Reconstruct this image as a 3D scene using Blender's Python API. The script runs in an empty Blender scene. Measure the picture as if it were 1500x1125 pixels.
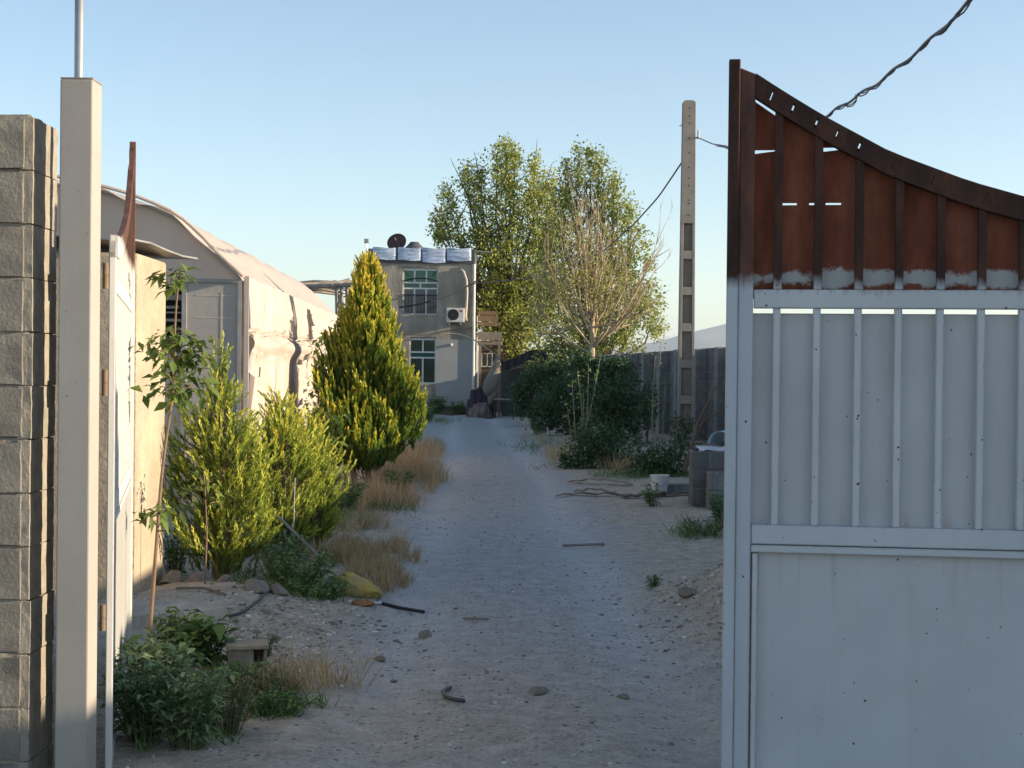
import bpy, bmesh, math, random
import numpy as np
from mathutils import Vector, Matrix
R = math.radians
random.seed(7)
rng = np.random.default_rng(7)
S = bpy.context.scene
COL = S.collection

# ------------------------------------------------------------------ camera
F = 2150.0; EYE = 1.55; PITCH = 14.5 / F; ROLL = R(0.6)
cam_d = bpy.data.cameras.new('camera'); cam = bpy.data.objects.new('camera', cam_d); COL.objects.link(cam)
fw = Vector((0, math.cos(PITCH), -math.sin(PITCH)))
r0 = Vector((1, 0, 0)); u0 = r0.cross(fw)
rt = r0 * math.cos(ROLL) + u0 * math.sin(ROLL)
up = u0 * math.cos(ROLL) - r0 * math.sin(ROLL)
cam.matrix_world = Matrix(((rt.x, up.x, -fw.x, 0), (rt.y, up.y, -fw.y, 0), (rt.z, up.z, -fw.z, EYE), (0, 0, 0, 1)))
cam_d.sensor_width = 36; cam_d.lens = F / 1500 * 36
cam_d.clip_start = 0.05; cam_d.clip_end = 20000
S.camera = cam

# ------------------------------------------------------------------ sky, sun, exposure
SUN_EL = R(11.5); SUN_AZ = R(-6.5)            # low sun, to the right of the lane, a touch behind the camera
sd = Vector((math.cos(SUN_AZ) * math.cos(SUN_EL), math.sin(SUN_AZ) * math.cos(SUN_EL), math.sin(SUN_EL)))
W = bpy.data.worlds.new('World'); S.world = W; W.use_nodes = True
nt = W.node_tree; bg = nt.nodes['Background']
sky = nt.nodes.new('ShaderNodeTexSky'); sky.sky_type = 'NISHITA'; sky.sun_disc = False
sky.sun_elevation = SUN_EL; sky.sun_rotation = math.pi / 2 - SUN_AZ
sky.altitude = 1500; sky.air_density = 1.0; sky.dust_density = 0.6; sky.ozone_density = 1.0
nt.links.new(sky.outputs[0], bg.inputs[0]); bg.inputs[1].default_value = 0.11
sl = bpy.data.lights.new('sun', 'SUN'); sl.energy = 4.6; sl.angle = R(0.5); sl.color = (1.0, 0.83, 0.60)
so = bpy.data.objects.new('sun', sl); COL.objects.link(so)
so.rotation_euler = sd.to_track_quat('Z', 'Y').to_euler(); so.location = (30, 5, 20)
S.view_settings.view_transform = 'Standard'; S.view_settings.look = 'None'
S.view_settings.exposure = 1.22; S.view_settings.gamma = 1.0
S.render.engine = 'CYCLES'
S.cycles.max_bounces = 6; S.cycles.diffuse_bounces = 3; S.cycles.transparent_max_bounces = 8
S.cycles.use_denoising = True

# ------------------------------------------------------------------ helpers
def at(px, py, d):
    """pixel of the 1500x1125 photograph -> the point at distance d along the lane"""
    v = fw + rt * ((px - 750) / F) + up * ((562.5 - py) / F)
    return Vector((0, 0, EYE)) + v * (d / v.y)

def lattice(x, y, seed):
    h = (np.sin(x * 127.1 + y * 311.7 + seed * 74.7) * 43758.5453)
    return h - np.floor(h)
def vnoise(x, y, seed=0):
    x = np.asarray(x, float); y = np.asarray(y, float)
    xi = np.floor(x); yi = np.floor(y); fx = x - xi; fy = y - yi
    fx = fx * fx * (3 - 2 * fx); fy = fy * fy * (3 - 2 * fy)
    a = lattice(xi, yi, seed); b = lattice(xi + 1, yi, seed); c = lattice(xi, yi + 1, seed); d = lattice(xi + 1, yi + 1, seed)
    return (a * (1 - fx) + b * fx) * (1 - fy) + (c * (1 - fx) + d * fx) * fy
def fbm(x, y, oct=4, seed=0):
    s = 0; a = .5; t = 0
    for o in range(oct):
        s = s + a * vnoise(np.asarray(x) * 2 ** o, np.asarray(y) * 2 ** o, seed + o * 13); t += a; a *= .5
    return s / t

def sset(o, **k):
    for a, b in k.items(): o[a] = b
    return o
def tag(o, label, cat, group=None, kind=None):
    o['label'] = label; o['category'] = cat
    if group: o['group'] = group
    if kind: o['kind'] = kind
    return o
def thing(name, label, cat, loc=(0, 0, 0), rz=0, group=None):
    o = bpy.data.objects.new(name, None); COL.objects.link(o)
    o.location = loc; o.rotation_euler = (0, 0, rz); o.empty_display_size = .1
    return tag(o, label, cat, group)

def link_mesh(name, me, mats, parent=None, smooth=False):
    o = bpy.data.objects.new(name, me); COL.objects.link(o)
    for m in (mats if isinstance(mats, (list, tuple)) else [mats]): me.materials.append(m)
    if parent: o.parent = parent
    if smooth: me.polygons.foreach_set('use_smooth', [True] * len(me.polygons))
    return o

class MB:
    """collects shapes, builds ONE mesh object"""
    def __init__(s): s.v = []; s.f = []
    def add(s, vs, fs):
        n = len(s.v); s.v += [tuple(v) for v in vs]; s.f += [tuple(i + n for i in f) for f in fs]; return s
    def box(s, x0, x1, y0, y1, z0, z1, M=None):
        vs = [Vector(p) for p in ((x0, y0, z0), (x1, y0, z0), (x1, y1, z0), (x0, y1, z0), (x0, y0, z1), (x1, y0, z1), (x1, y1, z1), (x0, y1, z1))]
        if M: vs = [M @ v for v in vs]
        return s.add(vs, [(0, 3, 2, 1), (4, 5, 6, 7), (0, 1, 5, 4), (1, 2, 6, 5), (2, 3, 7, 6), (3, 0, 4, 7)])
    def prism(s, poly, y0, y1, sx=1):
        """poly in (u, z), extruded along y"""
        n = len(poly)
        a = sum(poly[i][0] * poly[(i + 1) % n][1] - poly[(i + 1) % n][0] * poly[i][1] for i in range(n))
        if (a < 0) != (sx < 0): poly = poly[::-1]
        vs = [(u * sx, y0, z) for u, z in poly] + [(u * sx, y1, z) for u, z in poly]
        fs = [tuple(range(n)), tuple(range(2 * n - 1, n - 1, -1))] + [(i, i + n, (i + 1) % n + n, (i + 1) % n) for i in range(n)]
        return s.add(vs, fs)
    def tube(s, pts, rad, seg=6, cap=True):
        pts = [Vector(p) for p in pts]; n = len(pts)
        if not hasattr(rad, '__len__'): rad = [rad] * n
        vs = []; fs = []; prev = None
        for i, p in enumerate(pts):
            t = (pts[min(i + 1, n - 1)] - pts[max(i - 1, 0)])
            t = t.normalized() if t.length > 1e-9 else Vector((0, 0, 1))
            if prev is None:
                prev = t.orthogonal().normalized()
            a = (prev - t * prev.dot(t)); a = a.normalized() if a.length > 1e-6 else t.orthogonal().normalized()
            prev = a; b = t.cross(a)
            for k in range(seg):
                an = 2 * math.pi * k / seg
                vs.append(p + (a * math.cos(an) + b * math.sin(an)) * rad[i])
        for i in range(n - 1):
            for k in range(seg):
                k2 = (k + 1) % seg
                fs.append((i * seg + k, i * seg + k2, (i + 1) * seg + k2, (i + 1) * seg + k))
        if cap: fs += [tuple(range(seg - 1, -1, -1)), tuple((n - 1) * seg + k for k in range(seg))]
        return s.add(vs, fs)
    def lathe(s, prof, c=(0, 0, 0), seg=20, M=None):
        n = len(prof); vs = []; fs = []
        for r, z in prof:
            for k in range(seg):
                a = 2 * math.pi * k / seg
                v = Vector((c[0] + r * math.cos(a), c[1] + r * math.sin(a), c[2] + z)); vs.append(M @ v if M else v)
        for i in range(n - 1):
            for k in range(seg):
                k2 = (k + 1) % seg; fs.append((i * seg + k, i * seg + k2, (i + 1) * seg + k2, (i + 1) * seg + k))
        return s.add(vs, fs)
    def build(s, name, mat, parent=None, bevel=0, smooth=False):
        me = bpy.data.meshes.new(name); me.from_pydata(s.v, [], s.f); me.update()
        o = link_mesh(name, me, mat, parent, smooth)
        if bevel:
            m = o.modifiers.new('bevel', 'BEVEL'); m.width = bevel; m.segments = 2; m.limit_method = 'ANGLE'
        return o

def np_mesh(name, V, Q, mat, parent=None, tint=None, smooth=False):
    V = np.asarray(V, np.float32).reshape(-1, 3); Q = np.asarray(Q, np.int32); k = Q.shape[1]
    me = bpy.data.meshes.new(name); me.vertices.add(len(V)); me.vertices.foreach_set('co', V.ravel())
    me.loops.add(Q.size); me.loops.foreach_set('vertex_index', Q.ravel())
    me.polygons.add(len(Q)); me.polygons.foreach_set('loop_start', np.arange(0, Q.size, k, dtype=np.int32))
    me.update(calc_edges=True); me.validate()
    if tint is not None:
        a = me.attributes.new('tint', 'FLOAT', 'POINT'); a.data.foreach_set('value', np.asarray(tint, np.float32))
    return link_mesh(name, me, mat, parent, smooth)

def unit(a): return a / np.maximum(np.linalg.norm(a, axis=1, keepdims=True), 1e-9)
def blades(P, A, N, L, Wd, fold=.25, mid=.45):
    """rhombic leaves, folded along the midrib"""
    A = unit(A); N = N - A * np.sum(A * N, 1, keepdims=True); N = unit(N); Sd = np.cross(A, N)
    L = L[:, None]; Wd = Wd[:, None]
    m = P + A * L * mid + N * Wd * fold
    V = np.stack([P, m + Sd * Wd * .5, P + A * L, m - Sd * Wd * .5], 1)
    n = len(P); return V.reshape(-1, 3), np.arange(n * 4).reshape(n, 4)
def gridmesh(name, X, Y, Z, mat, parent=None, smooth=True):
    a, b = X.shape; i = np.arange(a * b).reshape(a, b)
    Q = np.stack([i[:-1, :-1], i[:-1, 1:], i[1:, 1:], i[1:, :-1]], -1).reshape(-1, 4)
    return np_mesh(name, np.stack([X, Y, Z], -1).reshape(-1, 3), Q, mat, parent, None, smooth)

# ------------------------------------------------------------------ materials
def newmat(name):
    m = bpy.data.materials.new(name); m.use_nodes = True
    n = m.node_tree.nodes; return m, n, m.node_tree.links, n['Principled BSDF']
def ramp(n, stops, interp='LINEAR'):
    r = n.new('ShaderNodeValToRGB'); e = r.color_ramp.elements; r.color_ramp.interpolation = interp
    while len(e) < len(stops): e.new(.5)
    for k, (p, c) in enumerate(stops):
        e[k].position = p; e[k].color = tuple(c) + (1,) if hasattr(c, '__len__') else (c, c, c, 1)
    return r
def noise(n, l, vec, scale, detail=6, rough=.6, dist=0):
    t = n.new('ShaderNodeTexNoise'); t.inputs['Scale'].default_value = scale; t.inputs['Detail'].default_value = detail
    t.inputs['Roughness'].default_value = rough; t.inputs['Distortion'].default_value = dist
    if vec: l.new(vec, t.inputs['Vector'])
    return t
def math_n(n, l, op, a, b=None, clamp=False):
    m = n.new('ShaderNodeMath'); m.operation = op; m.use_clamp = clamp
    for k, x in enumerate((a, b)):
        if x is None: continue
        if isinstance(x, (int, float)): m.inputs[k].default_value = x
        else: l.new(x, m.inputs[k])
    return m.outputs[0]
def mixc(n, l, f, a, b):
    m = n.new('ShaderNodeMix'); m.data_type = 'RGBA'
    for i, x in ((0, f), (6, a), (7, b)):
        if isinstance(x, (int, float)): m.inputs[i].default_value = x
        elif hasattr(x, '__len__') and not hasattr(x, 'links'): m.inputs[i].default_value = tuple(x) + (1,)
        else: l.new(x, m.inputs[i])
    return m.outputs[2]
def objco(n, l, stretch=None):
    t = n.new('ShaderNodeTexCoord')
    if not stretch: return t.outputs['Object']
    m = n.new('ShaderNodeMapping'); m.inputs['Scale'].default_value = stretch; l.new(t.outputs['Object'], m.inputs['Vector']); return m.outputs[0]
def setbump(n, l, bsdf, h, strength, dist=.02):
    b = n.new('ShaderNodeBump'); b.inputs['Strength'].default_value = strength; b.inputs['Distance'].default_value = dist
    l.new(h, b.inputs['Height']); l.new(b.outputs[0], bsdf.inputs['Normal'])

def pmat(name, c1, c2=None, scale=6, rough=.8, bump=.3, bscale=40, metal=0, stretch=None, spec=.3, dist=.01, trans=0):
    m, n, l, b = newmat(name)
    v = objco(n, l, stretch)
    c2 = c2 or tuple(x * .75 for x in c1)
    nz = noise(n, l, v, scale)
    rp = ramp(n, [(.32, c2), (.68, c1)]); l.new(nz.outputs[0], rp.inputs[0]); l.new(rp.outputs[0], b.inputs['Base Color'])
    b.inputs['Roughness'].default_value = rough; b.inputs['Metallic'].default_value = metal
    b.inputs['Specular IOR Level'].default_value = spec
    if bump:
        bz = noise(n, l, v, bscale, 8, .65); setbump(n, l, b, bz.outputs[0], bump, dist)
    if trans:
        t = n.new('ShaderNodeBsdfTranslucent'); l.new(rp.outputs[0], t.inputs[0])
        mx = n.new('ShaderNodeMixShader'); mx.inputs[0].default_value = trans
        l.new(b.outputs[0], mx.inputs[1]); l.new(t.outputs[0], mx.inputs[2]); l.new(mx.outputs[0], n['Material Output'].inputs[0])
    return m

def leafmat(name, stops, trans=.3, rough=.5, spec=.25):
    m, n, l, b = newmat(name)
    a = n.new('ShaderNodeAttribute'); a.attribute_name = 'tint'
    rp = ramp(n, stops); l.new(a.outputs['Fac'], rp.inputs[0])
    l.new(rp.outputs[0], b.inputs['Base Color']); b.inputs['Roughness'].default_value = rough; b.inputs['Specular IOR Level'].default_value = spec
    t = n.new('ShaderNodeBsdfTranslucent'); l.new(rp.outputs[0], t.inputs[0])
    mx = n.new('ShaderNodeMixShader'); mx.inputs[0].default_value = trans
    l.new(b.outputs[0], mx.inputs[1]); l.new(t.outputs[0], mx.inputs[2]); l.new(mx.outputs[0], n['Material Output'].inputs[0])
    return m

def gatepaint(name, paint, paint2, rust_z=None, soft=.05, chips=.5, nscale=9, rk=1.25, drip=False):
    """old paint with chips and streaks; bare rust above rust_z"""
    m, n, l, b = newmat(name)
    v = objco(n, l); sep = n.new('ShaderNodeSeparateXYZ'); l.new(v, sep.inputs[0])
    nz = noise(n, l, v, 2.2, 5); rp = ramp(n, [(.3, paint2), (.7, paint)]); l.new(nz.outputs[0], rp.inputs[0])
    col = rp.outputs[0]
    vs = objco(n, l, (14, 14, 1.2)); st = noise(n, l, vs, 1.0, 4); sr = ramp(n, [(.56, 0.0), (.85, .26)]); l.new(st.outputs[0], sr.inputs[0])
    col = mixc(n, l, sr.outputs[0], col, (.32, .27, .22))
    if drip:      # rust runs under the rails and on the lower edges of the sheets
        vd = objco(n, l, (26, 26, .7)); dn = noise(n, l, vd, 1.0, 3); dr_ = ramp(n, [(.56, 0.0), (.72, 1.0)]); l.new(dn.outputs[0], dr_.inputs[0])
        z1_ = n.new('ShaderNodeMapRange'); z1_.inputs['From Min'].default_value = .62; z1_.inputs['From Max'].default_value = .92; l.new(sep.outputs[2], z1_.inputs['Value'])
        z2_ = math_n(n, l, 'LESS_THAN', sep.outputs[2], .935)
        z3_ = n.new('ShaderNodeMapRange'); z3_.inputs['From Min'].default_value = 1.09; z3_.inputs['From Max'].default_value = 1.0; l.new(sep.outputs[2], z3_.inputs['Value'])
        zz_ = math_n(n, l, 'ADD', math_n(n, l, 'MULTIPLY', z1_.outputs[0], z2_), math_n(n, l, 'MULTIPLY', z3_.outputs[0], math_n(n, l, 'SUBTRACT', 1.0, z2_)), True)
        col = mixc(n, l, math_n(n, l, 'MULTIPLY', math_n(n, l, 'MULTIPLY', zz_, dr_.outputs[0]), .5), col, (.30, .22, .14))
    vo = n.new('ShaderNodeTexVoronoi'); vo.inputs['Scale'].default_value = 27; l.new(v, vo.inputs['Vector'])
    sc = n.new('ShaderNodeSeparateColor'); l.new(vo.outputs['Color'], sc.inputs[0])
    rad = math_n(n, l, 'MULTIPLY', math_n(n, l, 'SUBTRACT', sc.outputs[0], 1 - chips), .22)
    wob = noise(n, l, v, 90, 3); dd = math_n(n, l, 'ADD', vo.outputs['Distance'], math_n(n, l, 'MULTIPLY', math_n(n, l, 'SUBTRACT', wob.outputs[0], .5), .45))
    chip = math_n(n, l, 'LESS_THAN', dd, math_n(n, l, 'ADD', rad, .02))
    col = mixc(n, l, chip, col, (.09, .065, .05))
    fl = noise(n, l, v, 30, 8, .75)
    fr = ramp(n, [(.69, 0.0), (.72, .8)]); l.new(fl.outputs[0], fr.inputs[0])
    col = mixc(n, l, fr.outputs[0], col, (.2, .13, .09))
    bv = n.new('ShaderNodeBevel'); bv.samples = 4; bv.inputs['Radius'].default_value = .009
    ge = n.new('ShaderNodeNewGeometry'); dp = n.new('ShaderNodeVectorMath'); dp.operation = 'DOT_PRODUCT'; l.new(bv.outputs[0], dp.inputs[0]); l.new(ge.outputs['Normal'], dp.inputs[1])
    en = noise(n, l, v, 22, 7, .75); ee = math_n(n, l, 'MULTIPLY', math_n(n, l, 'SUBTRACT', 1.0, dp.outputs['Value']), 9, True)
    er = ramp(n, [(.50, 0.0), (.58, .9)]); l.new(math_n(n, l, 'MULTIPLY', math_n(n, l, 'ADD', en.outputs[0], .12), ee), er.inputs[0])
    col = mixc(n, l, er.outputs[0], col, (.13, .075, .045))
    rough = .5
    if rust_z is not None:
        rn0 = noise(n, l, v, nscale, 6, .7); rn1 = noise(n, l, objco(n, l, (45, 45, 3)), 1.0, 4, .6); rn2 = noise(n, l, v, 2.6, 2); rr = noise(n, l, objco(n, l, (9, 9, 3)), 1.0, 8, .7)
        rn = n.new('ShaderNodeMath'); rn.operation = 'ADD'; l.new(math_n(n, l, 'MULTIPLY', rn0.outputs[0], .35), rn.inputs[0]); l.new(math_n(n, l, 'ADD', math_n(n, l, 'MULTIPLY', rn1.outputs[0], .45), math_n(n, l, 'MULTIPLY', rn2.outputs[0], .25)), rn.inputs[1])
        rc = ramp(n, [(p_, tuple(x_ * rk for x_ in c_)) for p_, c_ in [(.3, (.022, .012, .010)), (.5, (.045, .021, .015)), (.68, (.085, .036, .022)), (.85, (.15, .085, .055))]]); l.new(rr.outputs[0], rc.inputs[0])
        h = math_n(n, l, 'ADD', math_n(n, l, 'DIVIDE', math_n(n, l, 'SUBTRACT', sep.outputs[2], rust_z), soft), math_n(n, l, 'MULTIPLY', math_n(n, l, 'SUBTRACT', rn.outputs[0], .5), 3.0))
        f = math_n(n, l, 'ADD', h, .5, True)
        col = mixc(n, l, f, col, rc.outputs[0])
        l.new(math_n(n, l, 'ADD', math_n(n, l, 'MULTIPLY', f, .35), .5), b.inputs['Roughness'])
    else: b.inputs['Roughness'].default_value = rough
    l.new(col, b.inputs['Base Color']); b.inputs['Specular IOR Level'].default_value = .3
    bz = noise(n, l, v, 60, 6); big = noise(n, l, v, 2.0, 2)
    h2 = math_n(n, l, 'ADD', math_n(n, l, 'MULTIPLY', bz.outputs[0], .12), big.outputs[0])
    setbump(n, l, b, h2, .35, .012)
    return m

def rustmat(name, patch_z=None):
    """rusty sheet, with a patch of old pale paint left low on it"""
    m, n, l, b = newmat(name); v = objco(n, l); sep = n.new('ShaderNodeSeparateXYZ'); l.new(v, sep.inputs[0])
    rr = noise(n, l, objco(n, l, (7, 7, 2.2)), 1.0, 9, .72); rc = ramp(n, [(.28, (.085, .028, .017)), (.5, (.19, .058, .033)), (.75, (.29, .115, .068))]); l.new(rr.outputs[0], rc.inputs[0])
    col = rc.outputs[0]
    if patch_z:
        rn = noise(n, l, v, 16, 6, .7)
        mid, half = patch_z
        dz = math_n(n, l, 'ABSOLUTE', math_n(n, l, 'SUBTRACT', sep.outputs[2], mid))
        ux = math_n(n, l, 'ABSOLUTE', math_n(n, l, 'SUBTRACT', math_n(n, l, 'FRACT', math_n(n, l, 'DIVIDE', math_n(n, l, 'ADD', math_n(n, l, 'ABSOLUTE', sep.outputs[0]), 2.92 - (2.3 - .1855) % .146), .146)), .5))
        e = math_n(n, l, 'ADD', math_n(n, l, 'DIVIDE', dz, half), math_n(n, l, 'MULTIPLY', math_n(n, l, 'POWER', math_n(n, l, 'MULTIPLY', ux, 2.1), 5), .45))
        e = math_n(n, l, 'ADD', e, math_n(n, l, 'MULTIPLY', math_n(n, l, 'SUBTRACT', rn.outputs[0], .5), 2.6))
        lowf = noise(n, l, v, 3.3, 2); e = math_n(n, l, 'ADD', e, math_n(n, l, 'MULTIPLY', math_n(n, l, 'SUBTRACT', lowf.outputs[0], .5), 2.2))
        pr = ramp(n, [(.62, 1.0), (1.0, 0.0)]); l.new(e, pr.inputs[0])
        col = mixc(n, l, pr.outputs[0], col, (.42, .42, .41))
    l.new(col, b.inputs['Base Color']); b.inputs['Roughness'].default_value = .85; b.inputs['Specular IOR Level'].default_value = .15
    bz = noise(n, l, v, 45, 8, .7); setbump(n, l, b, bz.outputs[0], .3, .006)
    return m

def blockmat(name, c1, c2, mortar, bw=.4, bh=.2, msize=.012):
    m, n, l, b = newmat(name); v = objco(n, l); sep = n.new('ShaderNodeSeparateXYZ'); l.new(v, sep.inputs[0])
    cb = n.new('ShaderNodeCombineXYZ'); l.new(math_n(n, l, 'ADD', sep.outputs[0], sep.outputs[1]), cb.inputs[0]); l.new(sep.outputs[2], cb.inputs[1])
    br = n.new('ShaderNodeTexBrick'); l.new(cb.outputs[0], br.inputs['Vector']); br.inputs['Scale'].default_value = 1
    br.inputs['Brick Width'].default_value = bw; br.inputs['Row Height'].default_value = bh; br.inputs['Mortar Size'].default_value = msize
    br.inputs['Color1'].default_value = c1 + (1,); br.inputs['Color2'].default_value = c2 + (1,); br.inputs['Mortar'].default_value = mortar + (1,)
    br.inputs['Mortar Smooth'].default_value = .3
    nz = noise(n, l, v, 5, 8, .7); rp = ramp(n, [(.3, .6), (.7, 1.15)]); l.new(nz.outputs[0], rp.inputs[0])
    mm = n.new('ShaderNodeMix'); mm.data_type = 'RGBA'; mm.blend_type = 'MULTIPLY'; mm.inputs[0].default_value = 1
    l.new(br.outputs[0], mm.inputs[6]); l.new(rp.outputs[0], mm.inputs[7]); l.new(mm.outputs[2], b.inputs['Base Color'])
    b.inputs['Roughness'].default_value = .9; b.inputs['Specular IOR Level'].default_value = .15
    bz = noise(n, l, v, 50, 8, .7)
    h = math_n(n, l, 'SUBTRACT', math_n(n, l, 'MULTIPLY', bz.outputs[0], .5), br.outputs['Fac']); setbump(n, l, b, h, .6, .015)
    return m

M = {}
M['gate'] = gatepaint('grey_white_gate_paint', (.57, .585, .60), (.485, .50, .515), 1.905, .075, .6)
M['gate_sheet'] = gatepaint('grey_white_sheet_paint', (.55, .56, .57), (.475, .485, .495), None, chips=.35, drip=True)
M['rust'] = rustmat('rusty_sheet', (1.916, .033))
M['rust_frame'] = gatepaint('rust_frame_paint', (.50, .53, .56), (.44, .47, .50), 1.90, .05, .42)
M['rust_light'] = gatepaint('lighter_rust_paint', (.50, .53, .56), (.44, .47, .50), 1.90, .06, .42, rk=2.6)
M['rust_lit'] = gatepaint('sunlit_rust_cream_paint', (.66, .645, .61), (.60, .58, .54), 2.05, .06, .2, rk=2.2)  # rust lightened: sunlight on the open leaf is put into its colour
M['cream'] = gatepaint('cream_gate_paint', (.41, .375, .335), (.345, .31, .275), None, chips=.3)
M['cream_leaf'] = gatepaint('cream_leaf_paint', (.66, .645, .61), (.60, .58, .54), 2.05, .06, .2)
M['cream_sheet'] = gatepaint('cream_sheet_paint', (.42, .41, .385), (.38, .365, .34), None, chips=.16)
M['block'] = pmat('rough_concrete_block', (.33, .30, .255), (.16, .146, .125), 3.2, .95, .9, 60, dist=.012, spec=.1)
M['mortar'] = pmat('pale_mortar', (.40, .355, .29), (.27, .235, .19), 14, .95, .9, 45, dist=.015, spec=.1)
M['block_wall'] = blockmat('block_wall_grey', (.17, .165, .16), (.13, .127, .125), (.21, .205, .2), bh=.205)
M['block_pier'] = blockmat('block_pier_grey', (.25, .245, .235), (.21, .205, .2), (.27, .265, .255), bh=.205)  # piers paler than the run: sky light on their faces is painted in
M['galv'] = pmat('galvanised_pipe', (.42, .43, .44), (.32, .33, .34), 9, .45, .05, 60, metal=.6)
M['plaster'] = pmat('warm_rough_plaster', (.50, .42, .31), (.36, .29, .21), 3.5, .95, .8, 16, dist=.03)
M['tin'] = pmat('thin_tin_sheet', (.36, .35, .34), (.24, .23, .22), 5, .5, .1, 20, metal=.4)
M['film'] = pmat('pinkish_plastic_film', (.70, .595, .52), (.60, .50, .43), 2.2, .45, .4, 3.2, trans=.28, dist=.022, stretch=(2.6, 2.6, .3))
M['film_end'] = pmat('greyed_plastic_film', (.60, .53, .475), (.53, .465, .42), 1.4, .5, .2, 7, trans=.22, dist=.02)
M['film_door'] = pmat('grey_plastic_door', (.46, .42, .385), (.40, .365, .335), 1.4, .45, .2, 7, trans=.15, dist=.02)
M['pipe_frame'] = pmat('grey_frame_tube', (.33, .32, .31), None, 8, .5, 0)
M['dark'] = pmat('dark_inside', (.025, .022, .02), None, 5, .95, 0)  # near-black stands in for shade inside the vent, windows and bolt holes
M['cement'] = pmat('rough_grey_cement_render', (.42, .375, .31), (.20, .18, .155), 1.5, .95, .7, 14, dist=.03, stretch=(1, 1, .45))
M['smooth_cement'] = pmat('smooth_blue_grey_render', (.37, .37, .37), (.32, .32, .325), 1.2, .9, .2, 12)
M['foil'] = pmat('silvery_wrapped_foil', (.66, .75, .90), (.26, .34, .50), 3.2, .35, .7, 3.0, metal=.25, stretch=(.7, .7, 5), dist=.06)
M['white_metal'] = pmat('white_frame_paint', (.72, .74, .73), (.62, .64, .63), 5, .5, 0)
M['green_glass'] = pmat('green_window_glass', (.03, .17, .10), (.02, .12, .075), 3, .08, 0, spec=.5)
M['teal_glass'] = pmat('teal_window_glass', (.015, .09, .075), (.01, .07, .06), 3, .08, 0, spec=.5)
M['blue_glass'] = pmat('blue_grey_window_glass', (.06, .08, .11), (.04, .05, .07), 3, .1, 0, spec=.5, stretch=(6, 1, .3))
M['dark_green_glass'] = pmat('dark_green_window_glass', (.012, .05, .03), (.008, .03, .02), 3, .1, 0, spec=.5)
M['black_metal'] = pmat('black_iron', (.02, .02, .022), None, 5, .5, 0)
M['black_rubber'] = pmat('black_cable', (.025, .027, .03), None, 5, .55, 0)
M['grey_cable'] = pmat('grey_cable', (.07, .075, .08), None, 5, .5, 0)
M['white_plastic'] = pmat('white_plastic', (.70, .70, .68), (.62, .62, .60), 4, .4, 0)
M['red_paint'] = pmat('faded_red_sticker', (.45, .12, .10), None, 4, .5, 0)
M['dish'] = pmat('dark_red_brown_dish', (.085, .04, .035), (.06, .03, .028), 5, .5, 0)
M['pole'] = pmat('weathered_concrete_pole', (.31, .28, .245), (.23, .21, .185), 3.5, .9, .4, 40, dist=.006)
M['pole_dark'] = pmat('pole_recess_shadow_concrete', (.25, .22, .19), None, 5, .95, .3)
M['bark'] = pmat('grey_brown_bark', (.16, .12, .09), (.09, .07, .055), 12, .95, .8, 30, stretch=(1, 1, .25))
M['pale_bark'] = pmat('pale_bare_bark', (.46, .37, .25), (.33, .26, .17), 8, .9, .5, 25)
M['stem'] = pmat('brown_stem', (.24, .165, .11), (.16, .11, .08), 14, .85, .4, 40)
M['wood'] = pmat('weathered_grey_wood', (.30, .265, .23), (.19, .165, .14), 6, .9, .6, 20, stretch=(1, 1, 1))
M['brown_wood'] = pmat('brown_stained_boards', (.28, .19, .125), (.18, .125, .085), 5, .8, .4, 14)
M['tarp'] = pmat('dark_tarpaulin', (.022, .025, .032), (.014, .016, .02), 3, .6, .5, 5)
M['grey_tarp'] = pmat('grey_tarpaulin', (.10, .105, .11), (.065, .07, .075), 3, .7, .5, 5)
M['tan'] = pmat('tan_sacking', (.22, .20, .165), (.15, .135, .11), 4, .9, .6, 9, dist=.05)
M['purple'] = pmat('purple_maroon_cloth', (.07, .042, .06), (.035, .025, .045), 2.5, .9, .5, 9)
M['rag'] = pmat('pinkish_rags', (.22, .16, .14), (.10, .07, .07), 5, .9, .6, 9)
M['whitecloth'] = pmat('white_cloth', (.62, .62, .62), (.42, .43, .45), 7, .8, .6, 20)
M['bluetin'] = pmat('pale_blue_tin', (.42, .58, .68), (.32, .46, .56), 6, .4, .1, 20)
M['yellow'] = pmat('faded_yellow_sack', (.50, .37, .07), (.30, .25, .14), 13, .7, .6, 18)
M['orange'] = pmat('orange_brown_rag', (.38, .17, .07), (.25, .11, .05), 9, .9, .5, 30)
M['stone'] = pmat('field_stone', (.25, .215, .18), (.17, .145, .12), 12, .95, .7, 45)
M['slabstone'] = pmat('pale_stone_slab', (.52, .45, .37), (.33, .28, .225), 3, .9, .6, 25, stretch=(4, 1, 1))
M['kerb'] = pmat('brown_brick_ledge', (.26, .21, .17), (.17, .14, .12), 6, .9, .6, 25)
M['hill'] = pmat('dry_hills', (.20, .195, .18), (.16, .16, .15), .002, 1, 0)
M['leaf_tree'] = leafmat('tree_leaves', [(0, (.15, .19, .035)), (.5, (.38, .42, .09)), (1, (.62, .60, .20))], .45)
M['leaf_dark'] = leafmat('dark_tree_leaves', [(0, (.12, .165, .04)), (.5, (.30, .35, .09)), (1, (.52, .53, .19))], .45)
M['leaf_bare'] = leafmat('sparse_dry_leaves', [(0, (.20, .18, .05)), (.5, (.34, .32, .09)), (1, (.50, .45, .16))], .4)
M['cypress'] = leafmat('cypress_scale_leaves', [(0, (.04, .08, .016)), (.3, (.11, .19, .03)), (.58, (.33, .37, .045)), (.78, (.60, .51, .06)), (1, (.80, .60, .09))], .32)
M['juniper'] = leafmat('juniper_shoots', [(0, (.10, .085, .03)), (.12, (.11, .16, .03)), (.42, (.32, .39, .065)), (.72, (.60, .59, .095)), (1, (.78, .58, .13))], .35)
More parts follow.
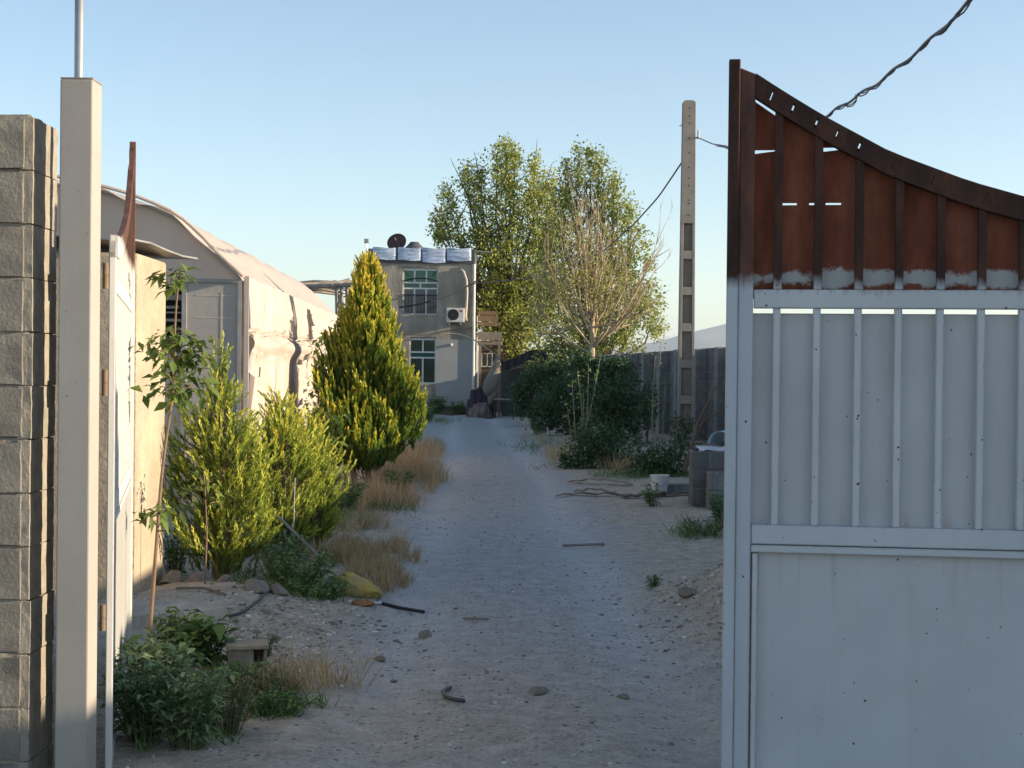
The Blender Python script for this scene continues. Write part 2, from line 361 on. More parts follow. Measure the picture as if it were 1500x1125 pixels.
M['sapling'] = leafmat('sapling_leaves', [(0, (.06, .11, .03)), (1, (.22, .29, .07))], .38)
M['shrub'] = leafmat('dark_shrub_leaves', [(0, (.025, .055, .025)), (.5, (.055, .115, .045)), (1, (.12, .20, .08))], .25)
M['weed'] = leafmat('grey_green_weeds', [(0, (.08, .14, .055)), (.5, (.18, .28, .115)), (1, (.36, .45, .24))], .28)
M['weed_stem'] = pmat('weed_stem_green', (.11, .13, .065), (.08, .09, .045), 9, .8, 0)
M['weed2'] = leafmat('green_weeds', [(0, (.05, .10, .03)), (.5, (.11, .20, .055)), (1, (.21, .32, .10))], .3)
M['pebble'] = leafmat('pebbles', [(0, (.17, .15, .13)), (.45, (.36, .32, .28)), (.8, (.55, .51, .46)), (1, (.68, .65, .60))], 0, .95, .1)
M['dry'] = leafmat('dry_grass', [(0, (.26, .18, .10)), (.5, (.44, .32, .18)), (1, (.62, .49, .30))], .25)
M['drygreen'] = leafmat('half_dry_weeds', [(0, (.06, .08, .03)), (.5, (.16, .15, .07)), (1, (.36, .28, .15))], .25)

def soilmat():
    m, n, l, b = newmat('dusty_soil')
    v = objco(n, l)
    a = n.new('ShaderNodeAttribute'); a.attribute_name = 'tint'      # wheel-worn lane = 1, loose earth = 0
    n1 = noise(n, l, v, .9, 6, .6); n2 = noise(n, l, v, 7, 8, .7); n3 = noise(n, l, v, 55, 5, .7)
    earth = ramp(n, [(.3, (.34, .28, .22)), (.55, (.49, .415, .33)), (.75, (.64, .56, .46))]); l.new(n2.outputs[0], earth.inputs[0])
    lane = ramp(n, [(.3, (.30, .30, .29)), (.55, (.41, .41, .40)), (.75, (.54, .54, .53))]); l.new(n2.outputs[0], lane.inputs[0])
    f = math_n(n, l, 'ADD', a.outputs['Fac'], math_n(n, l, 'MULTIPLY', math_n(n, l, 'SUBTRACT', n1.outputs[0], .5), .7), True)
    col = mixc(n, l, f, earth.outputs[0], lane.outputs[0])
    tr = n.new('ShaderNodeAttribute'); tr.attribute_name = 'track'       # dusty, packed wheel tracks
    tn_ = noise(n, l, v, 3.0, 5); tf = math_n(n, l, 'MULTIPLY', tr.outputs['Fac'], math_n(n, l, 'ADD', math_n(n, l, 'MULTIPLY', tn_.outputs[0], .9), .1), True)
    col = mixc(n, l, math_n(n, l, 'MULTIPLY', tf, .75), col, (.60, .60, .59))
    vo = n.new('ShaderNodeTexVoronoi'); vo.inputs['Scale'].default_value = 26; vo.inputs['Randomness'].default_value = 1; l.new(v, vo.inputs['Vector'])
    sc = n.new('ShaderNodeSeparateColor'); l.new(vo.outputs['Color'], sc.inputs[0])
    sel = ramp(n, [(.70, 0.0), (.74, 1.0)]); l.new(sc.outputs[0], sel.inputs[0])
    near = ramp(n, [(.22, 1.0), (.34, 0.0)]); l.new(vo.outputs['Distance'], near.inputs[0])
    peb = math_n(n, l, 'MULTIPLY', sel.outputs[0], near.outputs[0])
    pc = ramp(n, [(0, (.20, .18, .155)), (.5, (.38, .345, .305)), (1, (.56, .52, .48))]); l.new(sc.outputs[1], pc.inputs[0])
    col = mixc(n, l, math_n(n, l, 'MULTIPLY', peb, .8), col, pc.outputs[0])
    g = ramp(n, [(.3, .72), (.7, 1.2)]); l.new(n3.outputs[0], g.inputs[0])
    mm = n.new('ShaderNodeMix'); mm.data_type = 'RGBA'; mm.blend_type = 'MULTIPLY'; mm.inputs[0].default_value = 1
    l.new(col, mm.inputs[6]); l.new(g.outputs[0], mm.inputs[7]); l.new(mm.outputs[2], b.inputs['Base Color'])
    b.inputs['Roughness'].default_value = .95; b.inputs['Specular IOR Level'].default_value = .15
    h = math_n(n, l, 'ADD', math_n(n, l, 'ADD', math_n(n, l, 'MULTIPLY', n3.outputs[0], .5), math_n(n, l, 'MULTIPLY', peb, .7)), n2.outputs[0])
    setbump(n, l, b, h, .9, .03)
    return m
M['soil'] = soilmat()

# ------------------------------------------------------------------ ground and lane
YS = [0, 5.5, 9.5, 22, 36, 54, 90]
LEFT = [-1.1, -1.0, -.86, -1.36, -2.1, -3.0, -4.6]; RIGHT = [1.3, 1.25, .98, .88, .40, -.1, -.6]
def lane_mask(x, y):
    l = np.interp(y, YS, LEFT); r = np.interp(y, YS, RIGHT)
    wob = (fbm(np.asarray(x) * .9, np.asarray(y) * .9, 4, 5) - .5) * .9
    return np.minimum(x - l, r - x) + wob
def gh(x, y):
    x = np.asarray(x, float); y = np.asarray(y, float)
    m = lane_mask(x, y); off = np.clip(-m, 0, 1.2)
    c = (np.interp(y, YS, LEFT) + np.interp(y, YS, RIGHT)) / 2
    z = .035 * off + (fbm(x * 1.3, y * 1.3, 4, 1) - .5) * .05 + (fbm(x * 7, y * 7, 3, 2) - .5) * (.018 + .022 * np.clip(off, 0, 1))
    z = z - .045 * np.exp(-((np.abs(x - c) - .68) / .22) ** 2)
    z = z + .34 * np.exp(-((x - 1.62) / .42) ** 2 - ((y - 9.6) / 1.0) ** 2) * (.75 + .5 * fbm(x * 4, y * 4, 3, 9))
    z = z + .12 * np.exp(-((x + 1.9) / .6) ** 2 - ((y - 9.3) / .9) ** 2)
    return z
def gz(x, y): return float(gh(x, y))
ROWS, COLS_ = 520, 380
yy = .9 * (92 / .9) ** np.linspace(0, 1, ROWS); tt = np.linspace(-1, 1, COLS_)
YY = np.repeat(yy[:, None], COLS_, 1); XX = tt[None, :] * (2.2 + YY * .42)
ZZ = gh(XX, YY)
edge = np.clip((1 - np.abs(tt)) / .04, 0, 1)[None, :] * np.clip((92 - YY) / 6, 0, 1) * np.clip((YY - .9) / .4, 0, 1)
ZZ = ZZ * edge - .3 * (1 - edge)
lm = lane_mask(XX, YY); tint = np.clip(lm / .5 + .5, 0, 1) * np.clip((YY - 4.0) / 6, .4, 1)
cc_ = (np.interp(YY, YS, LEFT) + np.interp(YY, YS, RIGHT)) / 2 + .12 * (fbm(YY * .25, YY * 0, 3, 8) - .5)
track = np.clip(np.exp(-((np.abs(XX - cc_) - .66) / .26) ** 2) * np.clip((YY - 5) / 4, .35, 1), 0, 1)
idx = np.arange(ROWS * COLS_).reshape(ROWS, COLS_)
Q = np.stack([idx[:-1, :-1], idx[:-1, 1:], idx[1:, 1:], idx[1:, :-1]], -1).reshape(-1, 4)
inl = (lm[:-1, :-1] > 0).reshape(-1)
Vg = np.stack([XX, YY, ZZ], -1).reshape(-1, 3)
def submesh(name, sel):
    q = Q[sel]; u, inv = np.unique(q, return_inverse=True)
    o = np_mesh(name, Vg[u], inv.reshape(-1, 4), M['soil'], None, tint.reshape(-1)[u], True)
    a = o.data.attributes.new('track', 'FLOAT', 'POINT'); a.data.foreach_set('value', track.reshape(-1)[u].astype(np.float32)); return o
submesh('dirt_lane', inl)['kind'] = 'structure'
submesh('ground', ~inl)['kind'] = 'structure'
mb = MB(); mb.add([(-9000, -3000, -.25), (9000, -3000, -.25), (9000, 12000, -.25), (-9000, 12000, -.25)], [(0, 1, 2, 3)])
o = mb.build('terrain', M['soil']); o['kind'] = 'structure'
# far hills
hx = np.linspace(-4200, 4200, 260); hy = np.linspace(5200, 7600, 40)
HX, HY = np.meshgrid(hx, hy)
prof = 60 + 175 * np.exp(-((HX - 1150) / 750) ** 2) + 90 * np.exp(-((HX + 900) / 900) ** 2) + 80 * (fbm(HX / 500, HX * 0, 4, 3) - .5)
HZ = prof * np.sin(np.clip((HY - 5200) / 2400, 0, 1) * math.pi) * (.85 + .3 * fbm(HX / 300, HY / 300, 4, 4)) - 2
gridmesh('hills', HX, HY, HZ, M['hill'])['kind'] = 'structure'

# stones: many small ones as one mass, the larger ones one by one
def stone_np(P, Rr, seed):
    g = np.random.default_rng(seed); n = len(P)
    base = np.array([(-1, -1, -.6), (1, -1, -.6), (1, 1, -.6), (-1, 1, -.6), (-1, -1, .6), (1, -1, .6), (1, 1, .6), (-1, 1, .6)]) * .6
    V = base[None] * g.uniform(.55, 1.35, (n, 8, 3)) * Rr[:, None, None] * g.uniform(.6, 1.3, (n, 1, 3))
    a = g.uniform(0, 6.28, n); c, s = np.cos(a)[:, None], np.sin(a)[:, None]
    x = V[..., 0] * c - V[..., 1] * s; y = V[..., 0] * s + V[..., 1] * c
    V = np.stack([x, y, V[..., 2]], -1) + P[:, None, :]
    f = np.array([(0, 3, 2, 1), (4, 5, 6, 7), (0, 1, 5, 4), (1, 2, 6, 5), (2, 3, 7, 6), (3, 0, 4, 7)])
    Qs = (f[None] + (np.arange(n) * 8)[:, None, None]).reshape(-1, 4)
    return V.reshape(-1, 3), Qs
n = 14000
gy = 4.5 + 26 * rng.random(n) ** 1.7; gx = rng.normal(0, 1, n) * (1.1 + gy * .06) - .15
keep = (fbm(gx * 1.2, gy * 1.2, 3, 31) > .42); gx, gy = gx[keep], gy[keep]
sr = .004 + .011 * rng.random(len(gx)) ** 4
extra = 2600
ex = np.concatenate([rng.normal(1.5, .38, extra), rng.normal(-1.35, .35, 1800)]); ey = np.concatenate([rng.normal(9.3, .9, extra), rng.normal(8.6, .8, 1800)])
gx = np.concatenate([gx, ex]); gy = np.concatenate([gy, ey]); sr = np.concatenate([sr, (.005 + .02 * rng.random(len(ex)) ** 4)])
V, Qs = stone_np(np.stack([gx, gy, gh(gx, gy) + sr * .15], 1), sr, 3)
o = np_mesh('gravel', V, Qs, M['pebble'], None, np.repeat(np.random.default_rng(8).random(len(gx)), 8)); tag(o, 'loose gravel and pebbles scattered over the dirt lane', 'gravel', kind='stuff')

# ------------------------------------------------------------------ gate leaves
GW = 2.3; GD = 5.45
def chord_top(u): return float(np.interp(u, [0.03, .058, .2, .352, .585, .866, 1.114, 1.5, 1.9, 2.3], [2.71, 2.695, 2.60, 2.505, 2.375, 2.266, 2.193, 2.105, 2.045, 2.02]))
def gate_leaf(label, mir, paint, sheet, rust, rustf):
    t = thing('gate_leaf', label, 'gate', group='leaves of the steel gate')
    zlow = -.06 if mir else .03
    sx = -1 if not mir else 1      # local x: hinge at 0, free edge at -GW (or +GW)
    yk = .52 if mir else 1
    def P(poly, y0, y1, mbx): mbx.prism([(GW - u, z) for u, z in poly], y0 * yk, y1 * yk, sx)
    def rect(u0, u1, z0, z1): return [(u0, z0), (u1, z0), (u1, z1), (u0, z1)]
    m = MB(); P(rect(.0, .042, zlow, 2.72), -.032, .03, m); m.build('closing_strip', rustf if not mir else M['rust_lit'], t, .004)
    m = MB(); P([(.0425, zlow), (.0980, zlow), (.0980, chord_top(.1) - .001), (.0425, chord_top(.05) - .01)], -.022, .03, m); m.build('stile', M['rust_light'] if not mir else rustf, t, .004)
    m = MB(); P(rect(GW - .06, GW, zlow, 2.0), -.022, .03, m); m.build('hinge_stile', rustf, t, .004)
    m = MB(); P(rect(.1005, GW - .0605, 1.803, 1.872), -.018, .028, m); m.build('upper_rail', paint, t, .004)
    m = MB(); P(rect(.1005, GW - .0605, .932, 1.003), -.018, .028, m); m.build('middle_rail', paint, t, .004)
    m = MB(); P(rect(.1005, GW - .0605, zlow, zlow + .05), -.018, .028, m); m.build('bottom_rail', paint, t, .004)
    m = MB(); P(rect(.10, GW - .0605, .902, .9285), -.026, .01, m); m.build('trim_strip', paint, t, .003)
    m = MB(); P(rect(.105, .125, zlow + .0505, .898), -.024, .01, m); m.build('trim_strip', paint, t, .003)
    # curved top chord, pierced by slits left between its welded pieces
    m = MB(); us = list(np.linspace(.1005, GW, 34)); th = .088
    us[0] = .0985
    for i in range(len(us) - 1):
        a, b = us[i], us[i + 1]; za, zb = chord_top(a), chord_top(b)
        P([(a, za - th * .24), (b, zb - th * .24), (b, zb), (a, za)], -.024, .022, m)
        P([(a, za - th), (b, zb - th), (b, zb - th * .74), (a, za - th * .74)], -.024, .022, m)
    cuts = [.163, .24, .326, .40, .481, .60, .745, .93]; wid = [.004, .0055, .005, .0035, .0065, .002, .002, .002]
    e = [.0985]
    for c, w in zip(cuts, wid): e += [c - w / 2, c + w / 2]
    e.append(GW)
    for k in range(0, len(e), 2):
        a, b = e[k], e[k + 1]; nn = max(2, int((b - a) / .06)); xs = np.linspace(a, b, nn + 1)
        for q in range(nn):
            ua, ub = xs[q], xs[q + 1]; sl = .017
            P([(ua - (sl if q or k else 0), chord_top(ua) - th * .745), (ub - (sl if q < nn - 1 or k < len(e) - 2 else 0), chord_top(ub) - th * .745), (ub + (sl * 0 if q < nn - 1 or k < len(e) - 2 else 0), chord_top(ub) - th * .235), (ua, chord_top(ua) - th * .235)], -.0232, .0212, m)
    m.build('top_chord', rustf if not mir else M['rust_lit'], t)
    # bars
    k = 0
    while .172 + k * .146 < GW - .1:
        u = .172 + k * .146; j = random.uniform(-.002, .002)
        m = MB(); P(rect(u + j, u + j + .027, 1.0035, 1.8025), -.014, .012, m); m.build('bar', paint, t, .003)
        m = MB(); P([(u + j, 1.8725), (u + j + .03, 1.8725), (u + j + .03, chord_top(u + .03) - th - .0005), (u + j, chord_top(u) - th - .0005)], -.014, .012, m); m.build('upper_bar', rustf, t, .003)
        k += 1
    # sheets
    m = MB(); P(rect(.095, GW - .05, .99, 1.786), .0285, .0315, m); m.build('middle_sheet', sheet, t)
    m = MB(); P(rect(.10, GW - .05, zlow + .02, .931), .004, .0085, m); m.build('lower_sheet', sheet, t)
    m = MB(); y0, y1 = .030, .033
    def top(u): return chord_top(u) - .04
    for (u0, u1, z0, z1a, z1b) in [(.095, .18, 1.84, 2.378, 2.389), (.095, .18, 2.392, 2.575, 2.515), (.18, .2, 1.84, top(.18), top(.2)),
                                   (.20, .416, 1.84, 2.1875, 2.1878), (.20, .30, 2.195, top(.2), top(.3)), (.30, .346, 2.195, top(.3), top(.346)),
                                   (.346, .416, 2.195, 2.384, 2.392), (.346, .416, 2.399, top(.35), top(.416))]:
        P([(u0, z0), (u1, z0), (u1, z1b), (u0, z1a)], y0, y1, m)
    P(rect(.255, .30, 2.1872, 2.1953), y0, y1, m); P(rect(.322, .36, 2.1872, 2.1953), y0, y1, m)
    us = np.linspace(.416, GW - .02, 24)
    for a, b in zip(us[:-1], us[1:]): P([(a, 1.84), (b, 1.84), (b, top(b)), (a, top(a))], y0, y1, m)
    m.build('rusty_sheet', rust, t)
    for z in (.55, 1.45, 1.86):
        m = MB(); m.lathe([(0, -.05), (.011, -.05), (.011, -.002), (.008, -.001), (.008, .001), (.011, .002), (.011, .05), (0, .05)], (-.012 * sx, .036 * (.75 if mir else 1), z), 12); m.build('hinge', M['stem'] if mir else rustf, t)
    return t
rl = gate_leaf('steel gate leaf standing shut in front, barred grey panels under a rusty curved top', False, M['gate'], M['gate_sheet'], M['rust'], M['rust_frame'])
fe = at(1061, 700, GD); ang = R(-7.4)
rl.location = (fe.x + GW * math.cos(ang), GD + GW * math.sin(ang), 0); rl.rotation_euler.z = ang
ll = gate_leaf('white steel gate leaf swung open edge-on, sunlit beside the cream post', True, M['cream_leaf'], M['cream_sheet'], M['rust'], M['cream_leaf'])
h0 = at(163, 700, GD + .19); h1 = at(190, 700, GD + .19 + 2.2)
ll.location = (h0.x, h0.y, .05); ll.rotation_euler.z = math.atan2(h1.y - h0.y, h1.x - h0.x)

# left gate post and pipe
pl = at(83, 700, GD); pr = at(131, 700, GD)
t = thing('gate_post', 'square cream steel gate post beside the block wall end', 'gate post', (pl.x, GD, 0))
w_ = pr.x - pl.x
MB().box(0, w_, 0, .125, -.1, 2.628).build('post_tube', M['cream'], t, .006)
MB().box(.0015, w_ - .0015, .0015, .1235, 2.6285, 2.634).build('cap_plate', M['cream'], t)
rp_ = at(1470, 700, 5.35)
hp = rl.location
t = thing('gate_post', 'square cream steel post behind the hinge side of the shut gate leaf', 'gate post', (hp.x + .05, hp.y - .03, 0))
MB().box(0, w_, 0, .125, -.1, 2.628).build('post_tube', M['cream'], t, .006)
p = at(110, 600, 5.66)
m = MB(); m.tube([(p.x, 5.66, -.1), (p.x + .004, 5.66, 2), (p.x + .002, 5.66, 4.4)], .0172, 14)
tag(m.build('steel_pipe', M['galv'], None, 0, True), 'thin grey steel pipe rising from behind the cream gate post', 'pipe')

# block wall at left: a shell of single blocks with mortar between
def block_wall(name, x1, y0, thick, label):
    t = thing(name, label, 'wall', (x1, y0, 0))
    def rough(mbx, x0, x1_, y0_, y1_, z0, z1, amp, nd):
        bm = bmesh.new(); bmesh.ops.create_cube(bm, size=1)
        bmesh.ops.bevel(bm, geom=bm.edges[:], offset=.012, segments=1, affect='EDGES')
        bmesh.ops.subdivide_edges(bm, edges=bm.edges[:], cuts=nd, use_grid_fill=True)
        c = ((x0 + x1_) / 2, (y0_ + y1_) / 2, (z0 + z1) / 2); s = (x1_ - x0, y1_ - y0_, z1 - z0)
        vs = []
        for v in bm.verts:
            q = [v.co[i] * s[i] + c[i] for i in range(3)]
            for i in range(3):
                a, b_ = q[(i + 1) % 3], q[(i + 2) % 3]
                q[i] += (float(fbm(a * 22 + c[2] * 9, b_ * 22 + c[0] * 7, 3, i)) - .5) * 2 * amp
            vs.append(q)
        bm.verts.index_update(); mbx.add(vs, [[v.index for v in f.verts] for f in bm.faces]); bm.free()
    mb = MB(); mo = MB(); zt = 2.49; k = 0
    while zt - .2 * k > 0.05:
        z1 = zt - .2 * k - .012; z0 = zt - .2 * (k + 1) + .003
        off = 0 if k % 2 else .2
        x = 0; first = True
        while x > -1.3:
            ln = .4 - (off if first else 0) * .5
            j = random.uniform(-.005, .005); e = random.uniform(-.003, .003)
            rough(mb, x - ln + .006, x - .004 - (.028 if first else 0), j, thick + j, z0 + random.uniform(-.003, .003), z1 + random.uniform(-.003, .003), .005, 3)
            if first: rough(mo, -.05, e, j + .004, thick - .006, z0 - .004, z1 + .007, .003, 5)
            x -= ln; first = False
        rough(mo, -1.2, -.012, .010, thick - .010, z1 - .006, z1 + .013, .008, 9)
        k += 1
    rough(mo, -1.2, -.03, .02, thick - .014, 0.05, zt - .03, .004, 5)
    mb.build('blocks', M['block'], t); mo.build('mortar', M['mortar'], t)
    return t
wl = at(45, 600, GD)
block_wall('block_wall', wl.x, GD, .30, 'rough concrete block wall end at the picture edge beside the cream gate post')
t = block_wall('block_wall', 0, 0, .30, 'rough concrete block wall beyond the hinge post of the shut gate leaf')
t.location = (hp.x + .3, hp.y, 0); t.scale.x = -1

# ------------------------------------------------------------------ small shed behind the open leaf
sx_ = at(197, 880, 9.5).x; se = at(236, 860, 10.35)
t = thing('shed', 'small plastered shed with a tin roof sheet behind the open gate leaf', 'shed', (0, 0, 0))
m = MB(); m.box(-4.4, sx_, 9.5, 10.3, -.1, 2.31)
o = m.build('wall', M['plaster'], t, .02)
m = MB()
gyv = np.linspace(9.4, 10.4, 5)
for i in range(12):
    for j in range(4):
        def q(a, b, dz):
            f = a / 12; xr = np.interp(gyv[b], [9.4, 10.4], [-2.43, -2.235]); return (-4.6 + (xr + 4.6) * f, gyv[b], 2.385 - .055 * (gyv[b] - 9.4) + .01 * math.sin(b * 2 + a) * (a > 9) + .1 * (1 - f) + dz)
        vs = [q(i, j, 0), q(i + 1, j, 0), q(i + 1, j + 1, 0), q(i, j + 1, 0), q(i, j, .012), q(i + 1, j, .012), q(i + 1, j + 1, .012), q(i, j + 1, .012)]
        m.add(vs, [(0, 3, 2, 1), (4, 5, 6, 7), (0, 1, 5, 4), (1, 2, 6, 5), (2, 3, 7, 6), (3, 0, 4, 7)])
m.build('roof_sheet', M['tin'], t)

# ------------------------------------------------------------------ polytunnel
gc = at(356, 700, 15.9)
t = thing('greenhouse', 'long tunnel greenhouse wrapped in pinkish white plastic film beside the lane', 'greenhouse', (gc.x, 15.9, 0), math.atan2(.029, 1))
GL = 11.8
PU = [0, .08, .3, .46, .74, 1.18, 1.5, 2.05, 2.6, 3.15, 3.7, 4.46, 4.9, 5.12, 5.2]; PZ = [2.56, 2.64, 2.83, 3.01, 3.25, 3.42, 3.51, 3.62, 3.66, 3.62, 3.51, 3.25, 2.83, 2.64, 2.56]
s_ = np.linspace(0, 1, 70); pk = np.linspace(0, 1, len(PU)); pu = np.interp(s_, pk, PU); pz = np.interp(s_, pk, PZ)
for _ in range(3):
    pu[1:-1] = (pu[:-2] + 2 * pu[1:-1] + pu[2:]) / 4; pz[1:-1] = (pz[:-2] + 2 * pz[1:-1] + pz[2:]) / 4
v_ = np.linspace(-.12, GL + .1, 150)
UU, VV = np.meshgrid(pu, v_); ZR, _ = np.meshgrid(pz, v_)
sag = -.035 * np.abs(np.sin(np.pi * VV / 1.95)) ** .7
w1 = (fbm(VV * 1.6 + UU * 1.2, ZR * 2.0 + UU, 4, 3) - .5) * .06 + .03 * np.exp(-((UU - .62 - .1 * np.sin(VV * .9)) / .035) ** 2) + .025 * np.exp(-((UU - .25 - .05 * np.sin(VV * 1.7)) / .03) ** 2)
edge_ = np.exp(-np.clip(VV + .12, 0, 9) / .12)
ZR2 = ZR + sag + w1 + edge_ * (-.03 + .04 * np.sin(UU * 9)); UU2 = UU + w1 * .8
gridmesh('roof_cover', -UU2, VV, ZR2, M['film'], t)
# roof rope lines / frame hoops
for k in range(7):
    v0 = .0 + k * 1.95
    m = MB(); m.tube([(-a, v0, b - .045) for a, b in zip(pu[::4], pz[::4])] , .022, 6); m.build('hoop', M['pipe_frame'], t)
m = MB(); m.tube([(-a + .0, -.13, b + .01) for a, b in zip(pu[::2], pz[::2])], .02, 8); m.build('end_hoop', M['film'], t)
# side curtain, gathered folds
def side_x(v, z):
    top = np.clip((2.56 - z) / 2.56, 0, 1)
    fold = np.abs(fbm(v * 2.3, z * .25, 3, 17) - .5) * 2 + .5 * np.exp(-((((v + .12 * z) % .86) - .4) / .045) ** 2)
    fold2 = np.abs(fbm(v * 5.5, z * .5, 3, 23) - .5) * 2
    flap = ((v + .05 * np.sin(z * 2.1) + .35 * np.sin(v * 1.3)) / .93) % 1.0; low = (z < 1.93)
    g = np.where(low, np.abs(fbm(v * 3.1 + 40, z * .3, 3, 29) - .5) * 2, fold)
    d = .11 * (g - .25) * (.35 + .65 * np.where(low, np.clip((1.93 - z) / .5, .25, 1), np.clip((2.56 - z) / .4, .1, 1))) + .07 * (fold2 - .3)
    band = .07 * np.exp(-((z - 1.86 + .03 * np.sin(v * 2.1)) / .10) ** 2) - .05 * np.exp(-((z - 1.985 + .03 * np.sin(v * 2.1)) / .022) ** 2)
    return .02 + d + band + .075 * (1 - flap) * np.clip((2.58 - z) / .35, 0, 1)
v_ = np.linspace(0, GL, 640); z_ = np.concatenate([np.linspace(-.05, 1.6, 30), np.linspace(1.63, 2.1, 26), np.linspace(2.12, 2.58, 16)])
VV, ZV = np.meshgrid(v_, z_)
gap = np.zeros_like(VV, bool)
for v0, wd, lowp in [(.42, .07, 1), (.75, .03, 1), (2.15, .09, 1), (3.5, .13, 1), (4.6, .07, 1), (5.6, .12, 1), (7.0, .12, 1), (1.35, .022, 0), (2.7, .025, 0), (4.0, .085, 0), (6.1, .16, 0), (8.4, .13, 0), (10.2, .1, 1)]:
    vv = VV - v0 - (.3 * (1.9 - ZV) if v0 == 3.5 else .05 * np.sin(ZV * 5 + v0) + .03 * np.sin(ZV * 17 + v0))
    tp = wd * (np.clip((1.84 - ZV) / .14, 0, 1) if lowp else np.clip((ZV - 1.99) / .1, 0, 1) * np.clip((2.5 - ZV) / .12, 0, 1))
    gap |= (np.abs(vv) < tp) & (ZV < 1.84 if lowp else ZV > 1.99)
id_ = np.arange(VV.size).reshape(VV.shape); Qc = np.stack([id_[:-1, :-1], id_[:-1, 1:], id_[1:, 1:], id_[1:, :-1]], -1).reshape(-1, 4)
Qc = Qc[~gap[:-1, :-1].reshape(-1)]
np_mesh('side_curtain', np.stack([side_x(VV, ZV), VV, ZV], -1).reshape(-1, 3), Qc, M['film'], t, None, True)
U_, Z_ = np.meshgrid(np.linspace(0, GL, 80), np.linspace(-.05, 2.58, 12))
gridmesh('far_curtain', -5.2 - .04 * fbm(U_ * 2, Z_ * .5, 3, 5), U_, Z_, M['film'], t)
mbk = MB(); pb2 = [(a, b - .02) for a, b in zip(pu, pz)]
mbk.add([(-a, GL, b) for a, b in pb2] + [(-5.2, GL, -.05), (0, GL, -.05)], [tuple(range(len(pb2) + 2))]); mbk.build('back_wall', M['film_end'], t)
m = MB(); m.tube([(.05 + .06, v, 1.985 - .03 * math.sin(v * 2.1)) for v in np.linspace(0, GL, 60)], .006, 5); m.build('tie_rope', M['film'], t)
m = MB(); m.box(.0, .05, -.03, 0.0, -.1, 2.58); m.build('corner_post', M['film_end'], t)
# end wall (film), vent with slats, door panel
VT = (.68, 1.02, 1.78, 2.46)
m = MB()
prof = [(a, b) for a, b in zip(pu, pz) if .0 <= a <= 5.2]
above = [(a, b - .03) for a, b in prof]
for i in range(len(above) - 1):
    a0, b0 = above[i]; a1, b1 = above[i + 1]
    if abs(a1 - a0) < 1e-4: continue
    m.add([(-a0, .03, 2.5), (-a1, .03, 2.5), (-a1, .03, b1), (-a0, .03, b0)], [(0, 1, 2, 3)])
for x0, x1, z0, z1 in [(0, VT[0], -.05, 2.5), (VT[0], VT[1], -.05, VT[2]), (VT[0], VT[1], VT[3], 2.5), (VT[1], 5.2, -.05, 2.5)]:
    m.add([(-x0, .03, z0), (-x1, .03, z0), (-x1, .03, z1), (-x0, .03, z1)], [(0, 1, 2, 3)])
m.build('end_wall', M['film_end'], t)
m = MB(); m.box(-VT[1] - .1, -VT[0] + .02, .10, .13, VT[2] - .05, VT[3] + .03); vb = m.build('vent', M['dark'], t)
m = MB()
z = VT[2] + .02
while z < VT[3]:
    h = random.choice([.018, .03, .06, .025]); m.box(-VT[1], -VT[0], .01, .09, z, z + h, Matrix.Rotation(random.uniform(-.02, .02), 4, 'Y')); z += h + random.uniform(.035, .07)
m.build('slats', M['wood'], vb)
m = MB(); m.box(-.62, -.07, -.012, .0, -.05, 2.5); dr = m.build('door', M['film_door'], t)
m = MB()
for (a, b, c, d) in [(-.67, -.62, -.05, 2.55), (-.07, -.03, -.05, 2.55), (-.62, -.07, 2.505, 2.545)]: m.box(a, b, -.035, .02, c, d)
m.build('frame', M['pipe_frame'], dr)
m = MB()
for z in (.62, 1.05, 1.42, 1.8, 2.12, 2.36): m.box(-.45 - random.random() * .1, -.10, -.0155, -.0125, z, z + .012)
m.box(-.255, -.243, -.0165, -.0127, .3, 2.4); m.build('seams', M['film_end'], dr)

# brushwood platform far behind the tunnel
d = 38
t = thing('brushwood_shelter', 'rough shelter of poles and brushwood beyond the plastic tunnel', 'shelter', (0, 0, 0))
a = at(497, 470, d); bpt = at(430, 470, d)
m = MB()
for px in (493, 500, 508): 
    m = MB(); q = at(px, 430, d + random.uniform(-.1, .1)); m.tube([(q.x, q.y, -.1), (q.x + .05, q.y, 2), (q.x, q.y, q.z + .15)], [.07, .06, .05], 6); m.build('post', M['wood'], t)
for q in (at(425, 430, d), at(425, 430, d + 2.2), at(497, 430, d + 2.2)):
    m = MB(); m.tube([(q.x, q.y, -.1), (q.x, q.y, q.z)], .06, 6); m.build('post', M['wood'], t)
m = MB()
for k in range(16):
    p0 = at(420 + random.uniform(-8, 8), 415 + random.uniform(-3, 22) * (1 if k > 6 else .3), d + random.uniform(-.1, 2.3)); p1 = at(508 + random.uniform(-18, 12), 412 + random.uniform(-3, 20) * (1 if k > 6 else .3), d + random.uniform(-.1, 2.3))
    m.tube([p0, (p0 + p1) / 2 + Vector((0, 0, random.uniform(-.06, .06))), p1], random.uniform(.03, .07), 5)
for k in range(10):
    p0 = at(495 + random.uniform(-10, 10), 420 + random.uniform(-5, 25), d); p1 = p0 + Vector((random.uniform(.1, .6), random.uniform(-.3, .3), random.uniform(-.25, .25)))
    m.tube([p0, p1], [.03, .008], 4)
m.build('brushwood_roof', M['wood'], t)

